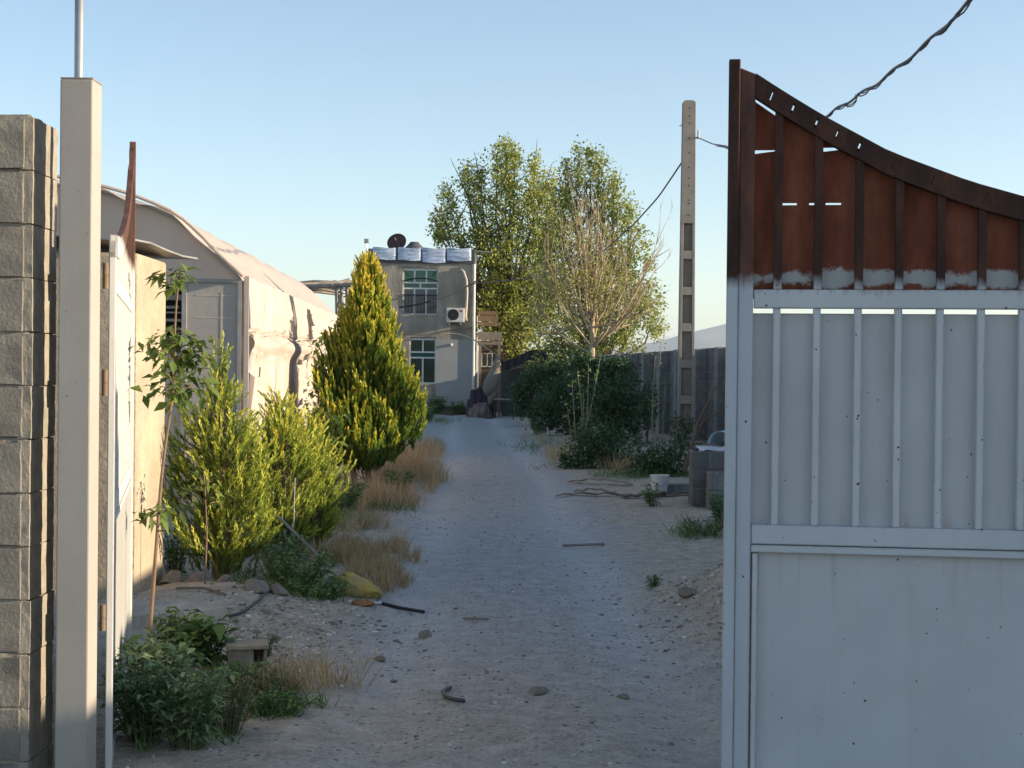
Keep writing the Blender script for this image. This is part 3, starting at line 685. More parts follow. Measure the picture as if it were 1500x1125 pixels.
# ------------------------------------------------------------------ house
HD = 56.5
hl = at(540, 480, HD).x; hr = at(693, 480, HD).x
def hz(py, px=620): return at(px, py, HD).z
t = thing('house', 'two storey grey cement house at the end of the dirt lane', 'house', (hl, HD, 0))
HWid = hr - hl; top = hz(386)
def hx_(px): return at(px, 480, HD).x - hl
w1 = (hx_(589), hx_(641), hz(461), hz(392)); w2 = (hx_(600), hx_(639), hz(562), hz(494))
m = MB(); z_split = hz(497)
xs = sorted({0, w1[0], w1[1], w2[0], w2[1], HWid}); zs = sorted({-.15, w2[2], w2[3], w1[2], w1[3], top, z_split})
low = MB()
for i in range(len(xs) - 1):
    for j in range(len(zs) - 1):
        cx, cz = (xs[i] + xs[i + 1]) / 2, (zs[j] + zs[j + 1]) / 2
        if any(w[0] < cx < w[1] and w[2] < cz < w[3] for w in (w1, w2)): continue
        tgt = low if cx > w2[1] and cz < z_split else m
        tgt.box(xs[i], xs[i + 1], (0 if tgt is m else -.03), .25, zs[j], zs[j + 1])
m.box(0, HWid, 8.0, 8.25, -.15, top); m.box(0, .25, .25, 8.0, -.15, top); m.box(HWid - .25, HWid, .25, 8.0, -.15, top)
m.box(.25, HWid - .25, .25, 8.0, top - .2, top - .02); m.box(.25, HWid - .25, .25, 8.0, 2.9, 3.05)
m.build('wall', M['cement'], t); low.build('smooth_render', M['smooth_cement'], t)
m = MB(); m.box(-.04, HWid + .04, -.05, 8.3, top + .002, hz(365)); rf = m.build('parapet', M['grey_tarp'], t)
fx = [hx_(a) for a in (545, 579, 582, 616, 618, 652, 654, 689)]
for k in range(4):
    x0, x1 = fx[2 * k], fx[2 * k + 1]; zb, zt = hz([381, 382, 385, 382][k]), hz(363.5)
    U, Vv = np.meshgrid(np.linspace(x0, x1, 24), np.linspace(zb, zt, 14))
    bulge = .06 * np.sin(np.clip((U - x0) / (x1 - x0), 0, 1) * np.pi) ** .4 + .05 * (fbm(U * 1.5, Vv * 7, 3, k) - .5)
    gridmesh('foil_wrap', U, -.07 - bulge, Vv + .02 * np.sin(U * 6 + k), M['foil'], rf)
def window(w, upper):
    x0, x1, z0, z1 = w; y = .14
    fr = MB(); b_ = .05
    wn = MB(); wn.box(x0 - .03, x1 + .03, -.02, .10, z0 - .07, z0 - .003); wn = wn.build('window', M['cement'], t)
    fr.box(x0, x0 + b_, y - .04, y + .04, z0, z1); fr.box(x1 - b_, x1, y - .04, y + .04, z0, z1); fr.box(x0 + b_, x1 - b_, y - .04, y + .04, z1 - b_ - .06, z1 - .02); fr.box(x0 + b_, x1 - b_, y - .04, y + .04, z0, z0 + b_)
    H = z1 - z0; za = z0 + H * .56; zb = z0 + H * .68
    fr.box(x0 + b_, x1 - b_, y - .035, y + .035, za - .03, za + .03); fr.box(x0 + b_, x1 - b_, y - .035, y + .035, zb - .03, zb + .03)
    n_ = 3 if upper else 2
    for k in range(1, n_):
        x = x0 + (x1 - x0) * k / n_
        fr.box(x - .03, x + .03, y - .03, y + .03, zb + .03, z1 - b_); fr.box(x - .03, x + .03, y - .03, y + .03, z0 + b_, za - .03)
    if upper: fr.box((x0 + x1) / 2 - .03, (x0 + x1) / 2 + .03, y - .03, y + .03, za + .03, zb - .03)
    fr.build('frame', M['white_metal'], wn)
    g = MB(); g.box(x0 + .01, x1 - .01, y + .005, y + .015, zb, z1 - .02); g.build('top_pane', M['green_glass'] if upper else M['dark_green_glass'], wn)
    g = MB(); g.box(x0 + .01, x1 - .01, y + .005, y + .015, za, zb - .001); g.build('middle_pane', M['teal_glass'], wn)
    g = MB(); g.box(x0 + .01, x1 - .01, y + .005, y + .015, z0 + .01, za - .001); g.build('lower_pane', M['blue_glass'] if upper else M['dark_green_glass'], wn)
    g = MB(); g.box(x0, x1, .5, .52, z0, z1); g.build('dark_room_sheet', M['dark'], wn)  # dark sheet in place of the unlit room
    if upper:
        g = MB(); zr = z0 + .42 * H
        g.tube([(x0 + .0, -.02, zr), (x1, -.02, zr)], .018, 5)
        for k in range(11):
            x = x0 + .1 + (x1 - x0 - .15) * k / 10
            g.tube([(x, -.02, z0), (x, -.02, zr)], .012, 4)
        g.tube([(x0 + (x1 - x0) * q / 8, -.0, z1 - .52 + .12 * math.sin(q / 8 * math.pi)) for q in range(9)], .02, 5)
        g.tube([(x0 + .05, 0, z1 - .1), (x0 + .22, 0, z1 - .33)], .016, 4); g.tube([(x1 - .05, 0, z1 - .1), (x1 - .22, 0, z1 - .33)], .016, 4)
        g.build('railing', M['black_metal'], wn)
window(w1, True); window(w2, False)
m = MB(); m.tube([(HWid + .03, -.05, 0), (HWid + .03, -.05, 2.9), (HWid + .025, -.06, top)], .05, 8); m.build('drain_pipe', M['white_plastic'], t)
# low brick ledge with planting in front of the house
lg = thing('brick_ledge', 'low brown brick ledge along the foot of the house', 'ledge', (at(640, 600, 55.6).x, 55.6, 0))
lw = at(694, 600, 55.6).x - at(640, 600, 55.6).x
MB().box(0, lw, 0, .5, -.1, .27).build('brick_base', M['kerb'], lg, .015); MB().box(-.04, lw + .03, -.05, .52, .2705, .34).build('coping', M['mortar'], lg, .01)
# air conditioner
ax0, ax1 = at(654, 460, HD - .35).x, at(680, 460, HD - .35).x; az0, az1 = at(667, 472, HD - .35).z, at(667, 451, HD - .35).z
t = thing('air_conditioner', 'white air conditioner unit with round black fan on the house wall', 'air conditioner', (ax0, HD - .35, az0))
aw, ah = ax1 - ax0, az1 - az0
MB().box(0, aw, 0, .28, 0, ah).build('casing', M['white_plastic'], t, .02)
Mx = Matrix.Translation((aw * .38, -.005, ah * .52)) @ Matrix.Rotation(math.pi / 2, 4, 'X')
m = MB(); m.lathe([(.0, .0), (.215, .0), (.215, .03), (.0, .03)], (0, 0, -.02), 24, Mx); m.build('fan_opening', M['black_metal'], t)
m = MB()
for r in (.07, .12, .17, .205): m.lathe([(r, .0), (r + .012, .0), (r + .012, .012), (r, .012), (r, 0)], (0, 0, .012), 24, Mx)
m.lathe([(0, .02), (.045, .02), (.045, .0)], (0, 0, .012), 14, Mx); m.build('fan_grille', M['grey_cable'], t)
MB().box(aw * .74, aw * .9, -.004, -.0005, ah * .72, ah * .86).build('sticker', M['red_paint'], t)
for x in (.1, aw - .16):
    m = MB(); m.box(x, x + .04, .02, .345, -.1, -.002); m.build('bracket', M['galv'], t)
a0 = at(674, 396, HD - .06); 
pts = [at(x, y, HD - .08) for x, y in ((674, 394), (679, 398), (683, 410), (684, 430), (683, 450), (682, 462), (683, 470))]
m = MB(); m.tube(pts, .055, 8); tag(m.build('hose', M['film_end'], None, 0, True), 'pale insulated hose running down the house wall to the air conditioner', 'hose')
# roof objects
q = at(582, 357, HD + 1.2)
t = thing('satellite_dish', 'dark red brown satellite dish tilted on the house roof', 'satellite dish', (q.x, q.y, hz(365)))
Md = Matrix.Translation((0, 0, .32)) @ Matrix.Rotation(R(-24), 4, 'Y') @ Matrix.Rotation(R(62), 4, 'X')
m = MB(); m.lathe([(0, .0), (.15, .012), (.28, .045), (.385, .09), (.39, .10), (.28, .06), (.15, .027), (0, .015)], (0, 0, 0), 28, Md); m.build('reflector', M['dish'], t, 0, True)
m = MB(); m.tube([(0, .1, -.02), (0, .05, .3)], .03, 8); m.build('mast', M['galv'], t)
m = MB(); m.tube([Md @ Vector((0, -.35, .08)), Md @ Vector((0, -.1, .48))], .012, 5); m.tube([Md @ Vector((0, -.13, .44)), Md @ Vector((0, -.06, .52))], .035, 6); m.build('receiver_arm', M['black_metal'], t)
q = at(607, 361, HD + 1.0)
m = MB(); m.lathe([(.0, .36), (.16, .36), (.18, .33), (.30, .20), (.46, .08), (.50, .0)], (q.x, q.y, hz(365)), 18); tag(m.build('roof_cowl', M['grey_tarp'], None), 'low grey domed cowl on the roof beside the dish', 'cowl')
q = at(539, 385, HD - .1)
t = thing('floodlight', 'thin pole with a small floodlight at the corner of the house roof', 'floodlight', (q.x, q.y, q.z - .5))
MB().tube([(0, 0, 0), (-.06, 0, 1.3)], .03, 6).build('pole', M['galv'], t)
MB().box(-.15, .03, -.08, .05, 1.25, 1.42).build('lamp_head', M['galv'], t, .015)
m = MB(); p0 = at(689, 368, HD + .3); p1 = at(722, 370, HD + .3); m.tube([p0, p1], .04, 6); tag(m.build('roof_beam', M['wood'], None), 'bare timber beam jutting sideways from the house roof', 'beam')

# timber porch beside the house
t = thing('porch', 'timber porch with brown boards between the house and the green tree', 'porch', (hr + .15, HD + 1.2, 0))
pw = .95
MB().box(0, pw, .05, 2.5, hz(503), hz(497)).build('floor_slab', M['wood'], t)
m = MB()
for k, (pa, pb) in enumerate([(453, 458), (459.5, 468), (469.5, 475)]): m.box(0, pw * (.75 + .1 * k), 0, .04, hz(pb), hz(pa))
m.build('board_rail', M['brown_wood'], t)
MB().box(0, pw, .0, .05, hz(496), hz(484)).build('lower_board', M['wood'], t)
for x in (.05, pw - .15):
    m = MB(); m.box(x, x + .1, .06, .16, -.1, hz(497)); m.build('post', M['wood'], t)
MB().box(0, pw + .1, 2.6, 2.7, -.1, 2.75).build('back_wall', M['bark'], t)
wn = MB().box(.12, .55, 2.52, 2.58, hz(536), hz(514)).build('window', M['blue_glass'], t)
m = MB()
z0, z1 = hz(536), hz(514)
for a, b, c, d_ in ((.1, .14, z0, z1), (.53, .57, z0, z1), (.33, .36, z0, z1), (.14, .53, z1 - .04, z1), (.14, .53, z0, z0 + .04)): m.box(a, b, 2.49, 2.518, c, d_)
m.build('frame', M['white_metal'], wn)

# dark tarpaulin shelter at the lane's far end
SDp = 53.0
def sp(px, py, dd=0): return at(px, py, SDp + dd)
t = thing('tarp_shelter', 'dark tarpaulin shelter at the far end of the lane beside the house', 'shelter', (0, 0, 0))
a, b = sp(730, 608).x, sp(768, 608).x
U, Vv = np.meshgrid(np.linspace(0, 1, 30), np.linspace(0, 2.0, 12))
X = a - .05 + (b - a + .9) * U; Zt = np.interp(U, [0, .12, .35, .6, .8, 1], [sp(730, 520).z, sp(735, 528).z - .05, sp(745, 524).z, sp(757, 514).z, sp(766, 512).z, sp(775, 520).z]) + .05 * (fbm(U * 8, Vv * 3, 3, 2) - .5) 
gridmesh('tarp_roof', X, SDp - .3 + Vv, Zt, M['tarp'], t)
U, Vv = np.meshgrid(np.linspace(0, 1, 40), np.linspace(0, 1, 10))
gridmesh('tarp_valance', a - .05 + (b - a + .9) * U, SDp - .3 + .06 * np.sin(U * 40), np.interp(U, [0, .12, .35, .6, .8, 1], [sp(730, 520).z, sp(735, 528).z - .05, sp(745, 524).z, sp(757, 514).z, sp(766, 512).z, sp(775, 520).z]) - .35 * Vv, M['tarp'], t)
MB().box(a + .1, b + .8, SDp + 1.4, SDp + 1.5, -.1, sp(740, 530).z).build('back_wall', M['grey_tarp'], t)
for x in (a, b + .3):
    m = MB(); m.box(x, x + .08, SDp - .28, SDp - .2, -.1, sp(735, 525).z); m.build('post', M['wood'], t)
# rolled sacking hanging on its post
m = MB(); pts = [sp(x, y, -.45) for x, y in ((730, 520), (728, 535), (724, 550), (719, 562), (716, 572), (715, 580))]
m.tube(pts, [.05, .16, .24, .27, .24, .08], 12)
tag(m.build('hanging_sack', M['tan'], None, 0, True), 'tan sacking roll hanging from the front of the dark shelter', 'sack')
m = MB(); pts = [sp(x, y, -.4) for x, y in ((723, 565), (722, 576), (720, 584), (716, 598))]; m.tube(pts, [.12, .2, .15, .03], 9)
tag(m.build('hanging_cloth', M['tan'], None, 0, True), 'pale twisted cloth dangling under the sacking roll', 'cloth')
def heap(name, px, py, d, rx, ry, rz_, mat, label, cat, seed):
    q = at(px, py, d); U, Vv = np.meshgrid(np.linspace(0, 2 * np.pi, 60), np.linspace(0, np.pi / 2, 24))
    k = .55 + .9 * (fbm(np.cos(U) * 2.6 * np.sin(Vv) + seed, np.sin(U) * 2.6 * np.sin(Vv) + Vv * 1.5, 5, seed))
    o = gridmesh(name, q.x + rx * np.cos(U) * np.sin(Vv) ** .7 * k, q.y + ry * np.sin(U) * np.sin(Vv) ** .7 * k, rz_ * np.cos(Vv) * k - .02, mat)
    return tag(o, label, cat)
heap('blanket_heap', 702, 600, 53.6, .5, .35, 1.0, M['purple'], 'purple and maroon blanket heap against the house corner', 'blankets', 3)
heap('rag_heap', 704, 606, 52.4, .42, .4, .48, M['rag'], 'pinkish rags piled in front of the purple blankets', 'rags', 5)
t = thing('bench', 'dark wooden bench under the front edge of the tarpaulin shelter', 'bench', (sp(724, 608).x, SDp - .7, 0))
MB().box(0, .75, 0, .35, .62, .68).build('seat', M['wood'], t)
for x in (.02, .67):
    MB().box(x, x + .06, .03, .32, -.05, .6195).build('leg', M['black_metal'], t)

# ------------------------------------------------------------------ long boundary wall with piers, right of the lane
w0 = at(1062, 600, 32.5); wslope = -.11
wa = Vector((w0.x - wslope * (32.5 + 3), -3, 0)); wb = Vector((w0.x + wslope * (66 - 32.5), 66, 0))  # near end runs on past the gate, unseen, added to shade the post
t = thing('boundary_wall', 'long grey concrete block boundary wall with piers behind the shrubs', 'wall', wa, math.atan2(wb.y - wa.y, wb.x - wa.x))
Lw = (wb - wa).length; hwall = 2.2
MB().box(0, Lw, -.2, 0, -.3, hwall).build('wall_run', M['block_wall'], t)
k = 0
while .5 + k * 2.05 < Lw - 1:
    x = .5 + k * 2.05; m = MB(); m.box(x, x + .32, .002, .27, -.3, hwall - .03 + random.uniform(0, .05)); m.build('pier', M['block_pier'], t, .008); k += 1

# ------------------------------------------------------------------ concrete power pole
PD = 31.5
pb_ = at(1003.5, 655, PD); pt_ = at(1011.5, 148, PD)
ph = pt_.z
t = thing('utility_pole', 'tall tapering concrete utility pole standing in front of the block wall', 'utility pole', (pb_.x, PD, 0))
def pw_(z): return .18 - .045 * z / ph           # half width of the front face
dep = .11
m = MB()
rec = []; z = .35
zs_top = at(1008, 328, PD).z
while z < zs_top - .3: rec.append((z, min(z + .60, zs_top))); z += .775
def fr_ring(z0, z1, xin, y0, y1):
    for sgn in (-1, 1):
        a0, a1 = pw_(z0), pw_(z1)
        m.prism([(sgn * a0, z0), (sgn * xin(z0), z0), (sgn * xin(z1), z1), (sgn * a1, z1)], y0, y1)
inn = lambda z: pw_(z) - .058
fr_ring(-.5, zs_top, inn, -dep, dep)
prev = -.5
for (a, b) in rec + [(zs_top, zs_top)]:
    m.prism([(-inn(prev) + .0005, prev), (inn(prev) - .0005, prev), (inn(a) - .0005, a), (-inn(a) + .0005, a)], -dep + .002, dep - .002)
    prev = b
m.prism([(-pw_(zs_top), zs_top + .001), (pw_(zs_top), zs_top + .001), (pw_(ph), ph - .04), (pw_(ph) * .6, ph), (-pw_(ph) * .6, ph), (-pw_(ph), ph - .04)], -dep, dep)
m.build('shaft', M['pole'], t, .006)
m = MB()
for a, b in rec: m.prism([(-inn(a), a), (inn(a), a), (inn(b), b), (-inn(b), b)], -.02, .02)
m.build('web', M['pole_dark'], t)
for py in (160, 171, 182, 203, 225, 246, 262, 273, 294, 299, 316):
    z = at(1010, py, PD).z; Mh = Matrix.Translation((0, -dep - .001, z)) @ Matrix.Rotation(math.pi / 2, 4, 'X'); m = MB(); m.lathe([(0, 0), (.016, 0)], (0, 0, 0), 10, Mh); m.build('bolt_hole', M['dark'], t)
m = MB(); zz = at(1020, 202, PD).z; m.tube([(pw_(zz) - .02, 0, zz), (pw_(zz) + .09, -.02, zz)], .02, 6); m.tube([(pw_(zz) + .07, -.02, zz - .02), (pw_(zz) + .07, -.02, zz + .17)], .025, 8); m.build('wire_clamp', M['galv'], t)
m = MB(); zz = at(1000, 184, PD).z; m.tube([(-pw_(zz) + .01, 0, zz), (-pw_(zz) - .06, 0, zz)], .012, 5); m.build('bolt', M['galv'], t)

# cables
def smooth_pts(pts, n):
    pts = np.array([tuple(p) for p in pts]); s = np.concatenate([[0], np.cumsum(np.linalg.norm(np.diff(pts, axis=0), axis=1))])
    tq = np.linspace(0, s[-1], n)
    out = np.stack([np.interp(tq, s, pts[:, i]) for i in range(3)], 1)
    for _ in range(max(2, n // 12)): out[1:-1] = (out[:-2] + 2 * out[1:-1] + out[2:]) / 4
    return out
def sag_line(p0, p1, sag, n=80):
    s = np.linspace(0, 1, n)[:, None]; a = np.array(p0)[None]; b = np.array(p1)[None]
    c = a + (b - a) * s; c[:, 2] -= sag * 4 * (s[:, 0] * (1 - s[:, 0])); return c
cp = [at(1021, 201, PD), at(1044, 211, 27), at(1070, 215, 23), at(1130, 206, 18), at(1205, 173, 14.5), at(1290, 119, 11.8), at(1360, 62, 10.2), at(1425, -2, 9), at(1560, -160, 7.4)]
c = smooth_pts(cp, 260)
c = c + np.stack([np.zeros(260), np.zeros(260), .012 * np.sin(np.arange(260) * .5) * (np.arange(260) > 80)], 1)
t = thing('power_cable', 'thick twisted black cable rising overhead from the pole behind the rusty gate', 'cable')
MB().tube(c, .012, 6).build('main_strand', M['grey_cable'], t)
i_ = np.arange(260); loose = .012 + .02 * np.clip(vnoise(i_ * .06, i_ * 0, 4) * 2 - .9, 0, 1)
c2 = c + np.stack([np.cos(i_ * 1.1) * loose, np.sin(i_ * .7) * .01, np.sin(i_ * 1.1) * loose - loose * .6], 1)
MB().tube(c2[60:], .006, 5).build('loose_strand', M['grey_cable'], t)
c3 = c + np.stack([np.cos(i_ * .9 + 2) * loose * .7, np.sin(i_ * .9) * .01, np.sin(i_ * .9 + 2) * loose * .7 - loose * .3], 1)
MB().tube(c3[60:], .005, 5).build('loose_strand', M['grey_cable'], t)
c = smooth_pts([at(1000, 236, PD), at(965, 288, 35), at(930, 327, 39), at(880, 372, 43), at(800, 405, 49), at(693, 416, HD - .25)], 90)
m = MB(); m.tube(c, .02, 5); tag(m.build('power_cable', M['grey_cable'], None), 'single black cable slanting from the pole down through the trees', 'cable')
c = sag_line(at(697, 412, HD - .2), at(585, 450, HD - 3), .18, 30)
m = MB(); m.tube(c, .034, 5); tag(m.build('house_cable', M['black_rubber'], None), 'black cable drooping across the upper house window', 'cable')
c = smooth_pts([at(692, 480, HD - .2), at(660, 484, HD - .5), at(630, 490, HD - .9), at(590, 491, HD - 1.6)], 30)
m = MB(); m.tube(c, .034, 5); tag(m.build('house_cable', M['black_rubber'], None), 'black cable crossing between the upper and lower house windows', 'cable')
c = smooth_pts([at(590, 494, HD - .9), at(640, 488, HD - .7), at(670, 489, HD - .6), at(690, 495, HD - .8), at(708, 507, 55), at(730, 521, 53)], 40)
m = MB(); m.tube(c, .026, 6); tag(m.build('conduit', M['mortar'], None, 0, True), 'pale bent pipe reaching from the house wall down to the dark shelter', 'pipe')
q = at(661, 505, HD - .1)
t = thing('wall_lamp', 'small round white lamp on the smooth lower house wall', 'lamp', (q.x, q.y, q.z))
m = MB(); m.lathe([(0, .06), (.04, .05), (.055, .02), (.06, 0), (0, 0)], (0, 0, 0), 14, Matrix.Rotation(math.pi / 2, 4, 'X')); m.build('shade', M['white_plastic'], t)
MB().box(-.05, .05, .0, .07, -.05, .05).build('base', M['galv'], t)

# ------------------------------------------------------------------ trees
def limb_tree(base, tips, r0, name_seed, mids=.35, jit=.25, twigs=3):
    """trunk + one limb to each tip, with twigs"""
    g = random.Random(name_seed); m = MB()
    for tip in tips:
        tip = Vector(tip); L = (tip - base).length
        p = [base + Vector((g.uniform(-.04, .04), g.uniform(-.04, .04), 0))]
        for s in (.15, mids, .6, .8, 1):
            q = base.lerp(tip, s); vert = base + Vector((0, 0, (tip.z - base.z) * s * 1.0))
            q = vert.lerp(q, min(1, s * 1.3)); q += Vector((g.uniform(-1, 1), g.uniform(-1, 1), g.uniform(-.5, .5))) * jit * s * (0 if s == 1 else 1)
            p.append(q)
        m.tube(p, [r0, r0 * .8, r0 * .55, r0 * .35, r0 * .2, .012], 6)
        for k in range(twigs):
            s = g.uniform(.5, 1); i = min(int(s * 5), 4); st = p[i].lerp(p[i + 1], g.random())
            dr_ = (tip - base).normalized() * .6 + Vector((g.uniform(-1, 1), g.uniform(-1, 1), g.uniform(-.2, 1)))
            e = st + dr_.normalized() * L * g.uniform(.08, .2)
            m.tube([st, st.lerp(e, .5) + Vector((0, 0, .05)), e], [r0 * .16, r0 * .1, .008], 5)
    return m
def crown_np(clumps, per, ncl, sig, L0, L1, w, seed, upb=.2, tbias=None):
    """leaves gathered round many small centres inside ellipsoids"""
    g = np.random.default_rng(seed); Ps = []; Os = []
    for c, r, k in clumps:
        nc = max(4, int(ncl * k)); u = unit(g.normal(size=(nc, 3))); rad = g.random((nc, 1)) ** .45
        cc = np.array(c)[None] + u * rad * np.array(r)[None]
        n_ = int(per * k); j = g.integers(0, nc, n_)
        Ps.append(cc[j] + g.normal(size=(n_, 3)) * sig * g.uniform(.5, 1.4, (nc, 1))[j]); Os.append((cc[j] - np.array(c)) / np.array(r))
    P = np.concatenate(Ps); O = np.concatenate(Os); n_ = len(P)
    A = unit(O * .6 + g.normal(size=(n_, 3)) * .8 + np.array([0, 0, -.25])); N = unit(O * .5 + g.normal(size=(n_, 3)) * .7 + np.array([0, 0, upb + .3]))
    L = g.uniform(L0, L1, n_); V, Qq = blades(P, A, N, L, L * w * g.uniform(.8, 1.2, n_))
    tn = np.clip(g.normal(.45, .22, n_) + .25 * (fbm(P[:, 0] * .8, P[:, 2] * .8 + P[:, 1], 3, seed) - .5), 0, 1)
    return V, Qq, np.repeat(tn, 4)
def pxclump(px, py, rx, ry, d, depth=None, k=None):
    c = at(px, py, d); s = d / F; r = (rx * s, (depth if depth else max(rx, ry) * s * .9), ry * s)
    return (tuple(c), r, (k if k else rx * ry / 1500.0))
def leafy_tree(name, label, base, clumps, mat, per, ncl, sig, L0, L1, seed, r0=.16, group=None, barkm='bark', twigs=3, w=.62):
    t = thing(name, label, 'tree', base, 0, group)
    inv = Vector(base)
    V, Qq, tn = crown_np([((Vector(c) - inv), r, k) for c, r, k in clumps], per, ncl, sig, L0, L1, w, seed)
    m = limb_tree(Vector((0, 0, -.1)), [Vector(c) - inv for c, r, k in clumps], r0, seed, twigs=twigs)
    m.build('trunk', M[barkm], t, 0, True)
    np_mesh('crown', V, Qq, mat, t, tn)
    return t
D1 = 61
cl = [(742, 255, 17, 38), (738, 300, 30, 40), (700, 300, 22, 34), (706, 345, 36, 32), (664, 318, 18, 22), (668, 345, 30, 22), (652, 325, 9, 12), (768, 300, 34, 44), (790, 275, 18, 26), (725, 365, 42, 42),
      (765, 370, 48, 60), (740, 430, 44, 50), (712, 425, 16, 60), (775, 460, 48, 55), (735, 490, 26, 40), (808, 320, 24, 40), (804, 270, 16, 24), (800, 370, 30, 44), (648, 340, 14, 14), (684, 275, 14, 22), (715, 470, 22, 44), (748, 455, 36, 50), (770, 505, 36, 30), (722, 400, 26, 60), (790, 430, 34, 60), (800, 330, 30, 40), (745, 510, 26, 26)] + [(x_, y_ - 12, 5, 26, None) for x_, y_ in ((742, 236), (729, 252), (754, 246), (684, 270), (704, 268), (783, 258), (655, 302), (641, 340))]
b = at(748, 600, D1); b.z = 0
leafy_tree('poplar_tree', 'tall bright green leafy tree rising behind the right side of the house', b, [pxclump(*c[:4], D1, k=.25 if len(c) > 4 else None) for c in cl], M['leaf_tree'], 1500, 58, .17, .09, .165, 11, .2, 'green trees behind the house')
D2 = 53
cl = [(858, 262, 22, 24), (882, 275, 18, 26), (838, 290, 24, 30), (820, 300, 22, 30), (806, 385, 30, 40), (868, 305, 40, 36), (900, 320, 26, 34), (830, 345, 34, 44), (880, 365, 48, 48), (922, 365, 26, 40), (860, 420, 56, 54), (915, 425, 40, 46), (945, 440, 26, 34),
      (815, 420, 36, 50), (820, 480, 46, 48), (875, 488, 52, 40), (925, 482, 42, 36), (955, 470, 20, 24), (790, 520, 34, 24), (850, 525, 40, 20)] + [(x_, y_ - 12, 5, 26, None) for x_, y_ in ((846, 252), (864, 248), (878, 256), (898, 280), (830, 268), (922, 325), (948, 390))]
b = at(872, 600, D2); b.z = 0
leafy_tree('broadleaf_tree', 'dense darker green tree growing behind the bare branched tree', b, [pxclump(*c[:4], D2, k=.25 if len(c) > 4 else None) for c in cl], M['leaf_dark'], 1250, 50, .155, .085, .15, 12, .18, 'green trees behind the house')

# bare tree in front of them
BD = 43.0
def bare_tree():
    b = at(867, 640, BD); b.z = 0
    t = thing('bare_tree', 'leafless pale brown tree with upswept branches in front of the green trees', 'tree', b)
    g = random.Random(21); m = MB(); fork = at(867, 495, BD) - b
    m.tube([(0, 0, -.1), (.02, 0, fork.z * .5), fork, fork + Vector((.02, 0, .8))], [.10, .085, .075, .05], 8)
    tips = []
    main = [(858, 285), (872, 290), (845, 300), (888, 330), (830, 320), (815, 345), (905, 360), (800, 375), (920, 395), (790, 410), (935, 420), (790, 455), (945, 455), (880, 300), (850, 330), (825, 365), (900, 400), (812, 400), (862, 320), (878, 350), (930, 470), (805, 490), (970, 350), (960, 385)]
    for k, (px, py) in enumerate(main):
        tip = at(px + g.uniform(-6, 6), py + g.uniform(-6, 6), BD + g.uniform(-1.3, 1.3)) - b
        st = Vector((0, 0, 0)).lerp(fork, g.uniform(.8, 1.0)) if k % 3 else fork + Vector((.01, 0, g.uniform(0, .7)))
        d_ = tip - st; side = Vector((d_.x, d_.y, 0))
        p = [st, st + side * .38 + Vector((0, 0, d_.z * .22)), st + side * .66 + Vector((0, 0, d_.z * .5)), st + side * .88 + Vector((0, 0, d_.z * .78)), tip]
        p = [p[0]] + [q + Vector((g.uniform(-.07, .07), g.uniform(-.07, .07), g.uniform(-.05, .05))) for q in p[1:]]
        r_ = .026 + .012 * g.random(); m.tube(p, [r_ * 1.25, r_, r_ * .75, r_ * .5, .006], 6)
        for q in range(10):
            s = g.uniform(.2, .97) * 4; i = min(int(s), 3); s0 = p[i].lerp(p[i + 1], s - i)
            dr_ = (p[i + 1] - p[i]).normalized() + Vector((g.uniform(-.8, .8), g.uniform(-.8, .8), g.uniform(-.1, .7)))
            ln = g.uniform(.45, 1.3); e = s0 + dr_.normalized() * ln + Vector((0, 0, ln * .15))
            mid = s0.lerp(e, .5) + Vector((g.uniform(-.05, .05), 0, -.03)); m.tube([s0, mid, e], [.013, .009, .004], 4)
            for w_ in range(3):
                s1 = mid.lerp(e, g.random()); d2 = (e - mid).normalized() + Vector((g.uniform(-.8, .8), g.uniform(-.8, .8), g.uniform(-.1, .6)))
                m.tube([s1, s1 + d2.normalized() * g.uniform(.2, .5)], [.006, .003], 3)
    m.build('trunk', M['pale_bark'], t, 0, True)
    V, Qq, tn = crown_np([((at(px, py, BD) - b), (rx * BD / F, 1.2, ry * BD / F), k) for px, py, rx, ry, k in [(850, 400, 60, 70, 1), (900, 430, 45, 60, .7), (815, 440, 40, 50, .6)]], 1100, 80, .2, .06, .11, .6, 5)
    np_mesh('sparse_leaves', V, Qq, M['leaf_bare'], t, tn)
bare_tree()

# ------------------------------------------------------------------ conifers
def shoot_np(P, A, Ls, nb, bl, bw, seed, spread=.75, tip_pow=1.0, flat=.0):
    """feathery shoots: nb narrow blades round every axis"""
    g = np.random.default_rng(seed); n_ = len(P); A = unit(A)
    t_ = (np.arange(nb) + .5) / nb
    ref = unit(g.normal(size=(n_, 3))); X = unit(np.cross(A, ref)); Y = np.cross(A, X)
    ph = g.random((n_, nb)) * 6.28; rad = X[:, None] * np.cos(ph)[..., None] + Y[:, None] * np.sin(ph)[..., None]
    B = P[:, None] + A[:, None] * (Ls[:, None] * t_[None])[..., None]
    sp_ = spread * (1 - .65 * t_)[None, :, None]
    D = A[:, None] + rad * sp_ + g.normal(size=(n_, nb, 3)) * .12
    L = bl * (1.0 - .35 * t_)[None] * g.uniform(.7, 1.3, (n_, nb)) * (Ls / Ls.mean())[:, None] ** .5
    N = unit((rad + g.normal(size=rad.shape) * .3).reshape(-1, 3))
    V, Qq = blades(B.reshape(-1, 3), D.reshape(-1, 3), N, L.ravel(), (bw * np.ones_like(L)).ravel(), .2, .4)
    return V, Qq, np.broadcast_to(t_[None], (n_, nb)).ravel()
